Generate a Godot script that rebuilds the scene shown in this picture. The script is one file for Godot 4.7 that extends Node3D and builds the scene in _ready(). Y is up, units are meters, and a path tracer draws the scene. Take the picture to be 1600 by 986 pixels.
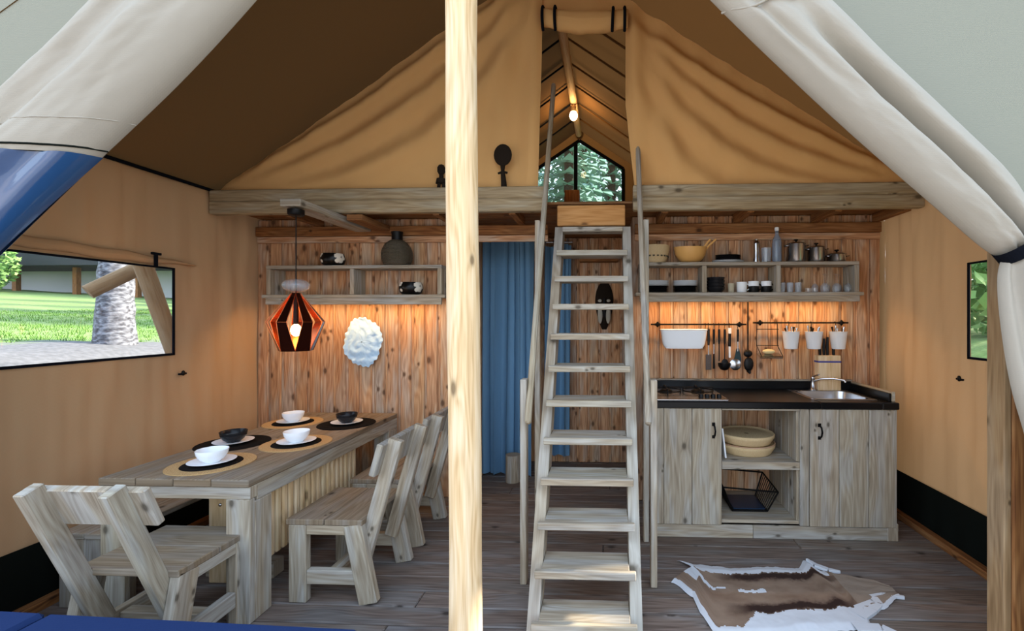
extends Node3D
# Interior of a safari tent with a loft: y up, metres, the camera stands at x 0, z 0 and looks along -z.

class MB:
	var v := PackedVector3Array()
	var nn := PackedVector3Array()
	var uv := PackedVector2Array()
	var cc := PackedColorArray()
	var c := Color.WHITE

	func tri(a: Vector3, b: Vector3, d: Vector3, na: Vector3, nb: Vector3, nd: Vector3, ua := Vector2.ZERO, ub := Vector2.ZERO, ud := Vector2.ZERO) -> void:
		var g := (b - a).cross(d - a)
		if g.length_squared() < 1e-16:
			return
		if g.dot(na + nb + nd) > 0.0:
			v.append_array([a, d, b]); nn.append_array([na, nd, nb]); uv.append_array([ua, ud, ub])
		else:
			v.append_array([a, b, d]); nn.append_array([na, nb, nd]); uv.append_array([ua, ub, ud])
		cc.append_array([c, c, c])

	func quad(a: Vector3, b: Vector3, d: Vector3, e: Vector3, n: Vector3, ua := Vector2.ZERO, ub := Vector2(1, 0), ud := Vector2(1, 1), ue := Vector2(0, 1)) -> void:
		tri(a, b, d, n, n, n, ua, ub, ud)
		tri(a, d, e, n, n, n, ua, ud, ue)

	# a chamfered box; the grain (texture u) runs along its longest side
	func box(x: Transform3D, s: Vector3, ch := 0.003, off := Vector2.ZERO, axis := -1) -> void:
		var h := s / 2.0
		var g := axis if axis >= 0 else (0 if s.x >= s.y and s.x >= s.z else (1 if s.y >= s.z else 2))
		ch = minf(ch, minf(h.x, minf(h.y, h.z)) * 0.6)
		var f := func(p: Vector3, a: int) -> Vector2:
			if a == g:
				var b := (g + 1) % 3
				return Vector2(p[b] * 0.1 + off.x, p[(g + 2) % 3] / 0.5 + off.y)
			return Vector2(p[g] / 2.0 + off.x, (p[3 - g - a] + (h[3 - g - a])) / 0.5 + off.y + 0.13 * a)
		var P := func(sx: int, sy: int, sz: int, a: int) -> Vector3:
			var k := Vector3(h.x * sx, h.y * sy, h.z * sz)
			for i in 3:
				if i != a:
					k[i] -= ch * signf(k[i])
			return k
		for a in 3:
			var b := (a + 1) % 3
			var d := (a + 2) % 3
			for sg in [-1, 1]:
				var q := []
				for t in [[-1, -1], [1, -1], [1, 1], [-1, 1]]:
					var k := [0, 0, 0]
					k[a] = sg; k[b] = t[0]; k[d] = t[1]
					q.append(P.call(k[0], k[1], k[2], a))
				var n := Vector3.ZERO
				n[a] = sg
				n = (x.basis * n).normalized()
				quad(x * q[0], x * q[1], x * q[2], x * q[3], n, f.call(q[0], a), f.call(q[1], a), f.call(q[2], a), f.call(q[3], a))
			if ch > 0.0:
				for t in [[-1, -1], [1, -1], [1, 1], [-1, 1]]:
					var k0 := [0, 0, 0]
					k0[b] = t[0]; k0[d] = t[1]
					var k1 := k0.duplicate()
					k0[a] = -1; k1[a] = 1
					var n := Vector3.ZERO
					n[b] = t[0]; n[d] = t[1]
					n = (x.basis * n).normalized()
					var w := [P.call(k0[0], k0[1], k0[2], b), P.call(k1[0], k1[1], k1[2], b), P.call(k1[0], k1[1], k1[2], d), P.call(k0[0], k0[1], k0[2], d)]
					quad(x * w[0], x * w[1], x * w[2], x * w[3], n, f.call(w[0], b), f.call(w[1], b), f.call(w[2], b), f.call(w[3], b))
		if ch > 0.0:
			for sx in [-1, 1]:
				for sy in [-1, 1]:
					for sz in [-1, 1]:
						var n := (x.basis * Vector3(sx, sy, sz)).normalized()
						tri(x * P.call(sx, sy, sz, 0), x * P.call(sx, sy, sz, 1), x * P.call(sx, sy, sz, 2), n, n, n, off, off, off)

	# a box between two corners
	func bb(lo: Vector3, hi: Vector3, ch := 0.003, off := Vector2.ZERO, axis := -1) -> void:
		box(Transform3D(Basis(), (lo + hi) / 2.0), (hi - lo).abs(), ch, off, axis)

	# a bar from a to b of width w (across, towards side) and thickness t
	func bar(a: Vector3, b: Vector3, w: float, t: float, side: Vector3, ch := 0.003, off := Vector2.ZERO) -> void:
		var y := (b - a).normalized()
		var z := side.cross(y).normalized()
		var x := y.cross(z).normalized()
		box(Transform3D(Basis(x, y, z), (a + b) / 2.0), Vector3(w, a.distance_to(b), t), ch, off, 1)

	func tube(p: Array, r: Variant, seg := 8, caps := true, closed := false) -> void:
		var n := p.size()
		var rings := []
		var up := Vector3.UP
		var len := 0.0
		var lens := []
		for i in n:
			var q: Vector3
			if closed:
				q = (p[(i + 1) % n] - p[(i - 1 + n) % n]).normalized()
			else:
				q = (p[mini(i + 1, n - 1)] - p[maxi(i - 1, 0)]).normalized()
			if i == 0 and absf(q.dot(up)) > 0.9:
				up = Vector3.RIGHT
			var s := q.cross(up).normalized()
			up = s.cross(q).normalized()
			var ring := []
			var rr: float = r[i] if r is Array else r
			for k in seg:
				var an := TAU * k / seg
				var d := s * cos(an) + up * sin(an)
				ring.append([p[i] + d * rr, d])
			rings.append(ring)
			if i > 0:
				len += p[i].distance_to(p[i - 1])
			lens.append(len)
		for i in (n if closed else n - 1):
			var j := (i + 1) % n
			for k in seg:
				var l := (k + 1) % seg
				var a = rings[i][k]
				var b = rings[i][l]
				var d = rings[j][l]
				var e = rings[j][k]
				var u0: float = lens[i] / 2.0
				var u1: float = lens[j] / 2.0
				tri(a[0], b[0], d[0], a[1], b[1], d[1], Vector2(u0, float(k) / seg), Vector2(u0, float(k + 1) / seg), Vector2(u1, float(k + 1) / seg))
				tri(a[0], d[0], e[0], a[1], d[1], e[1], Vector2(u0, float(k) / seg), Vector2(u1, float(k + 1) / seg), Vector2(u1, float(k) / seg))
		if caps and not closed:
			for w in [[0, 1], [n - 1, n - 2]]:
				var m: Vector3 = (p[w[0]] - p[w[1]]).normalized()
				for k in seg:
					tri(p[w[0]], rings[w[0]][k][0], rings[w[0]][(k + 1) % seg][0], m, m, m)

	# a profile of (radius, height) turned about an upright axis at "at"; smooth unless two points are doubled
	func lathe(prof: Array, at: Vector3, seg := 24, x := Basis(), squash := Vector2.ONE) -> void:
		var n := prof.size()
		var nr := []
		for i in n - 1:
			var d: Vector2 = prof[i + 1] - prof[i]
			nr.append(Vector2(d.y, -d.x).normalized())
		for i in n - 1:
			if (prof[i + 1] - prof[i]).length() < 1e-7:
				continue
			var a: Vector2 = nr[i]
			var b: Vector2 = nr[i]
			if i > 0 and nr[i - 1].dot(nr[i]) > 0.5:
				a = (nr[i - 1] + nr[i]).normalized()
			if i < n - 2 and nr[i + 1].dot(nr[i]) > 0.5:
				b = (nr[i + 1] + nr[i]).normalized()
			for k in seg:
				var q := []
				for w in [[i, k, a], [i, k + 1, a], [i + 1, k + 1, b], [i + 1, k, b]]:
					var an: float = TAU * w[1] / seg
					var p: Vector2 = prof[w[0]]
					q.append([at + x * Vector3(p.x * cos(an) * squash.x, p.y, p.x * sin(an) * squash.y), (x * Vector3(w[2].x * cos(an), w[2].y, w[2].x * sin(an))).normalized(), Vector2(float(w[1]) / seg, float(w[0]) / n)])
				tri(q[0][0], q[1][0], q[2][0], q[0][1], q[1][1], q[2][1], q[0][2], q[1][2], q[2][2])
				tri(q[0][0], q[2][0], q[3][0], q[0][1], q[2][1], q[3][1], q[0][2], q[2][2], q[3][2])

	# a polygon in x and y, thick along z
	func prism(poly: PackedVector2Array, depth: float, x := Transform3D()) -> void:
		var ix := Geometry2D.triangulate_polygon(poly)
		for k in [-1, 1]:
			var n := x.basis * Vector3(0, 0, k)
			for i in range(0, ix.size(), 3):
				var t := []
				for j in 3:
					t.append(x * Vector3(poly[ix[i + j]].x, poly[ix[i + j]].y, depth / 2.0 * k))
				tri(t[0], t[1], t[2], n, n, n, poly[ix[i]] / 2.0, poly[ix[i + 1]] / 2.0, poly[ix[i + 2]] / 2.0)
		var cw := Geometry2D.is_polygon_clockwise(poly)
		for i in poly.size():
			var a := poly[i]
			var b := poly[(i + 1) % poly.size()]
			var e := (b - a).normalized()
			var n := x.basis * (Vector3(-e.y, e.x, 0) if cw else Vector3(e.y, -e.x, 0))
			quad(x * Vector3(a.x, a.y, -depth / 2), x * Vector3(b.x, b.y, -depth / 2), x * Vector3(b.x, b.y, depth / 2), x * Vector3(a.x, a.y, depth / 2), n)

	# a smooth sheet of nu by nv cells; f(u, v) gives a point, col(u, v) a colour; the normals face the side of "face"
	func sheet(nu: int, nv: int, f: Callable, face: Vector3, us := 1.0, vs := 1.0, col: Variant = null, wrap := false) -> void:
		var p := []
		for j in nv + 1:
			for i in nu + 1:
				p.append(f.call(float(i) / nu, float(j) / nv))
		var nrm := []
		var w := nu + 1
		for j in nv + 1:
			for i in nu + 1:
				var il := i - 1
				var ir := i + 1
				if wrap:
					if il < 0: il = nu - 1
					if ir > nu: ir = 1
				var du: Vector3 = p[j * w + clampi(ir, 0, nu)] - p[j * w + clampi(il, 0, nu)]
				var dv: Vector3 = p[mini(j + 1, nv) * w + i] - p[maxi(j - 1, 0) * w + i]
				var n := du.cross(dv).normalized()
				nrm.append(n)
		if face != Vector3.ZERO:
			var tot := Vector3.ZERO
			for n in nrm: tot += n
			if tot.dot(face) < 0.0:
				for i in nrm.size(): nrm[i] = -nrm[i]
		for j in nv:
			for i in nu:
				var k := [j * w + i, j * w + i + 1, (j + 1) * w + i + 1, (j + 1) * w + i]
				var t := [Vector2(i * us / nu, j * vs / nv), Vector2((i + 1) * us / nu, j * vs / nv), Vector2((i + 1) * us / nu, (j + 1) * vs / nv), Vector2(i * us / nu, (j + 1) * vs / nv)]
				if col != null:
					c = col.call((i + 0.5) / nu, (j + 0.5) / nv)
				tri(p[k[0]], p[k[1]], p[k[2]], nrm[k[0]], nrm[k[1]], nrm[k[2]], t[0], t[1], t[2])
				tri(p[k[0]], p[k[2]], p[k[3]], nrm[k[0]], nrm[k[2]], nrm[k[3]], t[0], t[2], t[3])

	func ball(at: Vector3, r: Vector3, seg := 12) -> void:
		var f := func(a: float, b: float) -> Vector3:
			var an := a * TAU
			var ph := (b - 0.5) * PI * 0.998
			return at + Vector3(cos(an) * cos(ph) * r.x, sin(ph) * r.y, sin(an) * cos(ph) * r.z)
		var s := MB.new()
		s.c = c
		var w := seg
		for j in w / 2:
			for i in w:
				var q := []
				for k in [[i, j], [i + 1, j], [i + 1, j + 1], [i, j + 1]]:
					var p: Vector3 = f.call(float(k[0]) / w, float(k[1]) / (w / 2))
					q.append([p, ((p - at) / (r * r)).normalized(), Vector2(float(k[0]) / w, float(k[1]) / (w / 2))])
				tri(q[0][0], q[1][0], q[2][0], q[0][1], q[1][1], q[2][1], q[0][2], q[1][2], q[2][2])
				tri(q[0][0], q[2][0], q[3][0], q[0][1], q[2][1], q[3][1], q[0][2], q[2][2], q[3][2])

	func mesh(org := Vector3.ZERO) -> ArrayMesh:
		var a := []
		a.resize(Mesh.ARRAY_MAX)
		if org != Vector3.ZERO:
			for i in v.size():
				v[i] -= org
		a[Mesh.ARRAY_VERTEX] = v; a[Mesh.ARRAY_NORMAL] = nn; a[Mesh.ARRAY_TEX_UV] = uv; a[Mesh.ARRAY_COLOR] = cc
		var m := ArrayMesh.new()
		m.add_surface_from_arrays(Mesh.PRIMITIVE_TRIANGLES, a)
		return m


var M := {}
var rng := RandomNumberGenerator.new()
var noise := FastNoiseLite.new()


func org(n: Node) -> Vector3:
	var o := Vector3.ZERO
	while n is Node3D and n != self:
		o += n.position
		n = n.get_parent()
	return o


# ONE named mesh; its shape is given in world coordinates, whatever its parent
func obj(called: String, mb: MB, m: Material, parent: Node = self) -> MeshInstance3D:
	var o := MeshInstance3D.new()
	o.name = called
	parent.add_child(o, true)
	o.mesh = mb.mesh(org(parent))
	o.material_override = m
	return o


func tag(o: Node, label: String, category: String, group := "") -> Node:
	o.set_meta("label", label)
	o.set_meta("category", category)
	if group:
		o.set_meta("group", group)
	return o


func numbered(called: String) -> String:
	if not has_node(NodePath(called)):
		return called
	var i := 1
	while has_node(NodePath("%s_%03d" % [called, i])):
		i += 1
	return "%s_%03d" % [called, i]


func thing(called: String, label: String, category: String, at := Vector3.ZERO, group := "") -> Node3D:
	var o := Node3D.new()
	o.name = numbered(called)
	add_child(o)
	o.position = at
	tag(o, label, category, group)
	return o


# a thing that is one mesh, placed at its base
func single(called: String, mb: MB, m: Material, at: Vector3, label: String, category: String, group := "") -> MeshInstance3D:
	var o := MeshInstance3D.new()
	o.name = numbered(called)
	add_child(o)
	o.position = at
	o.mesh = mb.mesh(at)
	o.material_override = m
	tag(o, label, category, group)
	return o


func structure(called: String, at := Vector3.ZERO) -> Node3D:
	var o := Node3D.new()
	o.name = numbered(called)
	add_child(o)
	o.position = at
	o.set_meta("kind", "structure")
	return o


func dup(o: Node3D, at: Vector3, turn: float, label: String, group := "") -> Node3D:
	var r: Node3D = o.duplicate()
	var base := String(o.name)
	if base.length() > 4 and base.substr(base.length() - 4, 1) == "_" and base.right(3).is_valid_int():
		base = base.left(-4)
	r.name = numbered(base)
	add_child(r)
	r.position = at
	r.rotation.y = turn
	r.set_meta("label", label)
	if group:
		r.set_meta("group", group)
	return r


func off() -> Vector2:
	return Vector2(rng.randf(), rng.randf() * 0.7)


func tint(amount := 0.12, warm := 0.05) -> Color:
	var k := 1.0 + rng.randf_range(-amount, amount)
	var w := rng.randf_range(-warm, warm)
	return Color(k * (1.0 + w), k, k * (1.0 - w * 1.4))


# one plank as a mesh of its own
func plank(called: String, lo: Vector3, hi: Vector3, m: Material, parent: Node, ch := 0.003, amount := 0.12, warm := 0.05) -> MeshInstance3D:
	var mb := MB.new()
	mb.c = tint(amount, warm)
	mb.bb(lo, hi, ch, off())
	return obj(called, mb, m, parent)


func barobj(called: String, a: Vector3, b: Vector3, w: float, t: float, side: Vector3, m: Material, parent: Node, ch := 0.003) -> MeshInstance3D:
	var mb := MB.new()
	mb.c = tint()
	mb.bar(a, b, w, t, side, ch, off())
	return obj(called, mb, m, parent)


func mat(col: Color, rough := 0.8, metal := 0.0) -> StandardMaterial3D:
	var m := StandardMaterial3D.new()
	m.albedo_color = col
	m.roughness = rough
	m.metallic = metal
	m.metallic_specular = 0.35
	m.vertex_color_use_as_albedo = true
	return m


# wood grain: u spans 2 m along the grain (seamless), v 0.5 m across it
func wood(sd: int, light: Color, mid: Color, dark: Color, knots: int, rings := 7.0, grey := 0.0, relief := 0.06) -> StandardMaterial3D:
	var W := 512
	var H := 512
	var r := RandomNumberGenerator.new()
	r.seed = sd
	var n := FastNoiseLite.new()
	n.seed = sd
	n.noise_type = FastNoiseLite.TYPE_SIMPLEX_SMOOTH
	n.frequency = 1.0
	n.fractal_type = FastNoiseLite.FRACTAL_NONE
	var warp := PackedFloat32Array()
	warp.resize(W * H)
	var kd := PackedFloat32Array()
	kd.resize(W * H)
	for k in knots:
		var kx := r.randi_range(0, W - 1)
		var ky := r.randi_range(20, H - 20)
		var kr := r.randf_range(5.0, 17.0)
		for y in range(maxi(0, ky - int(kr * 5)), mini(H, ky + int(kr * 5))):
			for dx in range(-int(kr * 2.5), int(kr * 2.5)):
				var ux := dx / 0.42 / kr
				var uy := (y - ky) / kr
				var d2 := ux * ux + uy * uy
				var i := y * W + (kx + dx + W) % W
				warp[i] += exp(-d2 * 0.22) * signf(uy) * 0.9 * (1.0 - exp(-absf(uy)))
				kd[i] = maxf(kd[i], exp(-d2 * 0.9))
	var data := PackedByteArray()
	data.resize(W * H * 3)
	var cu := PackedFloat32Array()
	var su := PackedFloat32Array()
	for x in W:
		cu.append(cos(TAU * x / W)); su.append(sin(TAU * x / W))
	for y in H:
		var vy := float(y) / H
		for x in W:
			var i := y * W + x
			var c0 := cu[x]
			var s0 := su[x]
			var low := n.get_noise_3d(c0 * 0.55, s0 * 0.55, vy * 5.0)
			var fine := n.get_noise_3d(c0 * 2.2 + 9.0, s0 * 2.2, vy * 90.0 + warp[i] * 3.0)
			var mids := n.get_noise_3d(c0 * 1.1 - 7.0, s0 * 1.1, vy * 22.0 + warp[i] * 2.0)
			var ring := sin((vy * rings * 3.0 + low * 1.6 + warp[i] * 1.4) * TAU)
			var t := clampf(0.55 + 0.12 * ring + 0.18 * fine + 0.24 * mids + 0.12 * low, 0.0, 1.0)
			var q := dark.lerp(mid, t * 2.0) if t < 0.5 else mid.lerp(light, t * 2.0 - 1.0)
			if grey > 0.0:
				var g := clampf((low + 0.25 * mids + 0.1) * 2.0, 0.0, 1.0) * grey
				var l := q.get_luminance() * 1.02
				q = q.lerp(Color(l, l * 1.0, l * 1.0), g)
			q = q.lerp(dark * 0.55, clampf(kd[i] * 1.1, 0.0, 0.72))
			data[i * 3] = int(clampf(q.r, 0, 1) * 255.0)
			data[i * 3 + 1] = int(clampf(q.g, 0, 1) * 255.0)
			data[i * 3 + 2] = int(clampf(q.b, 0, 1) * 255.0)
	var im := Image.create_from_data(W, H, false, Image.FORMAT_RGB8, data)
	var m := mat(Color.WHITE, 0.75)
	m.albedo_texture = ImageTexture.create_from_image(im)
	if relief > 0.0:
		m.heightmap_enabled = true
		m.heightmap_texture = m.albedo_texture
		m.heightmap_scale = relief
	return m


func fabric(col: Color, relief := 0.03, scale := 9.0, back := 0.0) -> StandardMaterial3D:
	var m := mat(col, 0.9)
	m.metallic_specular = 0.2
	m.cull_mode = BaseMaterial3D.CULL_DISABLED
	if not M.has("weave"):
		var im := Image.create_empty(128, 128, false, Image.FORMAT_RGB8)
		for y in 128:
			for x in 128:
				var k := 0.5 + 0.22 * sin(x * TAU / 8.0) * (1.0 if (y / 4) % 2 else -1.0) + 0.22 * sin(y * TAU / 8.0) + rng.randf_range(-0.06, 0.06)
				im.set_pixel(x, y, Color(k, k, k))
		M.weave = ImageTexture.create_from_image(im)
	m.heightmap_enabled = true
	m.heightmap_texture = M.weave
	m.heightmap_scale = relief
	m.uv1_triplanar = true
	m.uv1_scale = Vector3.ONE * scale
	if back > 0.0:
		m.backlight_enabled = true
		m.backlight = Color(back, back, back)
	return m


func glow(col: Color, e: float) -> StandardMaterial3D:
	var m := mat(col, 0.5)
	m.emission_enabled = true
	m.emission = col
	m.emission_energy_multiplier = e
	return m


func glass(col := Color(1, 1, 1, 0.06)) -> StandardMaterial3D:
	var m := StandardMaterial3D.new()
	m.albedo_color = col
	m.roughness = 0.02
	m.transparency = BaseMaterial3D.TRANSPARENCY_ALPHA
	m.cull_mode = BaseMaterial3D.CULL_DISABLED
	return m


# speckled ground, bark, wicker: a seamless noise as colour and relief
func mottled(a: Color, b: Color, freq: float, sd: int, scale: float, relief := 0.5, stretch := Vector3.ONE, rough := 0.9) -> StandardMaterial3D:
	var n := FastNoiseLite.new()
	n.seed = sd
	n.frequency = freq
	n.fractal_octaves = 4
	var im := n.get_seamless_image(256, 256)
	im.convert(Image.FORMAT_RGB8)
	for y in 256:
		for x in 256:
			im.set_pixel(x, y, a.lerp(b, im.get_pixel(x, y).r))
	var m := mat(Color.WHITE, rough)
	m.albedo_texture = ImageTexture.create_from_image(im)
	m.heightmap_enabled = true
	m.heightmap_texture = m.albedo_texture
	m.heightmap_scale = relief
	m.uv1_triplanar = true
	m.uv1_scale = stretch * scale
	return m


func materials() -> void:
	M.grey = wood(11, Color(0.74, 0.70, 0.625), Color(0.65, 0.595, 0.515), Color(0.52, 0.46, 0.38), 9, 5.0, 0.4, 0.03)
	M.worn = M.grey.duplicate()
	M.worn.albedo_color = Color(0.80, 0.76, 0.72)
	M.wall = wood(23, Color(0.88, 0.72, 0.56), Color(0.76, 0.57, 0.42), Color(0.55, 0.37, 0.25), 15, 5.0, 0.35, 0.03)
	M.deck = wood(37, Color(0.55, 0.495, 0.46), Color(0.46, 0.405, 0.37), Color(0.32, 0.27, 0.24), 8, 6.0, 0.5, 0.06)
	M.pine = wood(51, Color(0.93, 0.83, 0.68), Color(0.87, 0.745, 0.57), Color(0.74, 0.59, 0.41), 5, 3.0, 0.1, 0.03)
	M.joist = wood(67, Color(0.68, 0.48, 0.29), Color(0.55, 0.36, 0.20), Color(0.36, 0.21, 0.11), 9, 5.0, 0.1, 0.03)
	M.tan = fabric(Color(0.75, 0.61, 0.46), 0.03, 9.0, 0.3)
	M.inner = fabric(Color(0.88, 0.69, 0.45), 0.03, 9.0, 0.2)
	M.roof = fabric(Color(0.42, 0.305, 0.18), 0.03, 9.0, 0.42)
	M.loft = fabric(Color(0.66, 0.55, 0.40), 0.03)
	M.front = fabric(Color(0.55, 0.545, 0.49), 0.03)
	M.drape = fabric(Color(0.64, 0.61, 0.56), 0.03)
	M.skirt = fabric(Color(0.07, 0.085, 0.07), 0.03)
	M.blue = fabric(Color(0.42, 0.57, 0.69), 0.03, 14.0)
	M.navy = fabric(Color(0.13, 0.20, 0.36), 0.04, 14.0)
	M.strap = fabric(Color(0.06, 0.07, 0.10), 0.03, 20.0)
	M.black = mat(Color(0.035, 0.035, 0.04), 0.45)
	M.iron = mat(Color(0.05, 0.045, 0.045), 0.5, 0.5)
	M.laminate = mat(Color(0.05, 0.055, 0.065), 0.28)
	M.steel = mat(Color(0.75, 0.75, 0.76), 0.25, 1.0)
	M.white = mat(Color(0.95, 0.96, 0.97), 0.25)
	M.char = mat(Color(0.12, 0.12, 0.13), 0.25)
	M.copper = mat(Color(0.84, 0.46, 0.28), 0.22, 1.0)
	M.copper.cull_mode = BaseMaterial3D.CULL_DISABLED
	M.glass = glass()
	M.tinted = glass(Color(0.75, 0.8, 0.85, 0.25))
	M.pane = glass(Color(0.9, 0.97, 1.0, 0.05))
	M.pane.metallic_specular = 0.25
	M.bottle = glass(Color(0.55, 0.65, 0.75, 0.45))
	M.straw = mottled(Color(0.60, 0.45, 0.28), Color(0.86, 0.73, 0.52), 0.06, 5, 9.0, 0.4, Vector3(1, 4, 1))
	M.mat = M.straw
	M.straw = mottled(Color(0.70, 0.58, 0.41), Color(0.93, 0.84, 0.67), 0.06, 5, 9.0, 0.4, Vector3(1, 4, 1))
	M.bamboo = mat(Color(0.89, 0.68, 0.40), 0.35)
	M.dark_wicker = mottled(Color(0.16, 0.14, 0.11), Color(0.50, 0.46, 0.38), 0.05, 8, 10.0, 0.5, Vector3(1, 3, 1), 0.5)
	M.felt = fabric(Color(0.085, 0.075, 0.07), 0.05, 20.0)
	M.hide = mat(Color.WHITE, 0.95)
	M.bronze = mottled(Color(0.07, 0.055, 0.04), Color(0.20, 0.15, 0.10), 0.08, 3, 8.0, 0.3)
	M.plaster = mat(Color(0.74, 0.87, 0.97), 0.7)


func _ready() -> void:
	rng.seed = 20
	noise.seed = 4
	noise.frequency = 1.0
	noise.noise_type = FastNoiseLite.TYPE_SIMPLEX_SMOOTH
	var cam := Camera3D.new()
	cam.name = "camera"
	add_child(cam)
	cam.projection = Camera3D.PROJECTION_FRUSTUM
	cam.near = 0.1
	cam.far = 300.0
	cam.size = 0.1 * 986.0 / 720.0
	cam.frustum_offset = Vector2(-120.0 / 720.0 * 0.1, 4.0 / 720.0 * 0.1)
	cam.position = Vector3(0, 1.52, 0)
	cam.rotation.y = deg_to_rad(2.39)
	cam.current = true
	var env := Environment.new()
	env.background_mode = Environment.BG_SKY
	env.tonemap_mode = Environment.TONE_MAPPER_LINEAR
	env.tonemap_exposure = 2.1
	env.sdfgi_enabled = true
	env.ssao_enabled = true
	env.ssil_enabled = true
	var sm := ProceduralSkyMaterial.new()
	sm.sky_top_color = Color(0.72, 0.80, 0.90)
	sm.sky_horizon_color = Color(0.90, 0.93, 0.95)
	sm.ground_horizon_color = Color(0.62, 0.62, 0.58)
	sm.ground_bottom_color = Color(0.42, 0.42, 0.38)
	sm.sky_energy_multiplier = 1.3
	sm.ground_energy_multiplier = 0.8
	env.sky = Sky.new()
	env.sky.sky_material = sm
	var we := WorldEnvironment.new()
	we.name = "world_environment"
	we.environment = env
	add_child(we)
	var sun := DirectionalLight3D.new()
	sun.name = "sun"
	sun.light_color = Color(1.0, 0.95, 0.86)
	sun.light_energy = 3.0
	sun.light_angular_distance = 4.0
	sun.shadow_enabled = true
	sun.sky_mode = DirectionalLight3D.SKY_MODE_LIGHT_ONLY
	add_child(sun)
	sun.look_at_from_position(Vector3(8.5, 4.5, -2.8), Vector3.ZERO)
	materials()
	shell()
	loft()
	front()
	ladder()
	dining()
	kitchen()
	outside()
	details()


const XL := -3.03
const XR := 2.28
const RX := -0.42
const RH := 4.28
const EH := 2.5


func roof_h(x: float) -> float:
	return RH - (RX - x) * (RH - EH) / (RX - XL) if x < RX else RH - (x - RX) * (RH - EH) / (XR - RX)


# how far the side canvas hangs out of its plane
func ripple(z: float, h: float) -> float:
	return 0.014 * noise.get_noise_2d(z * 9.0, h * 0.7) + 0.004 * noise.get_noise_2d(z * 26.0, h * 0.9) + 0.018 * noise.get_noise_2d(z * 2.5 + 30.0, h * 0.8)


func side_sheet(mb: MB, x: float, z0: float, z1: float, h0: float, h1: float) -> void:
	var f := func(a: float, b: float) -> Vector3:
		var z := lerpf(z0, z1, a)
		var h := lerpf(h0, h1, b)
		return Vector3(x + ripple(z, h), h, z)
	mb.sheet(maxi(2, int(absf(z1 - z0) / 0.03)), maxi(2, int((h1 - h0) / 0.08)), f, Vector3(-signf(x), 0, 0))


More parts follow.
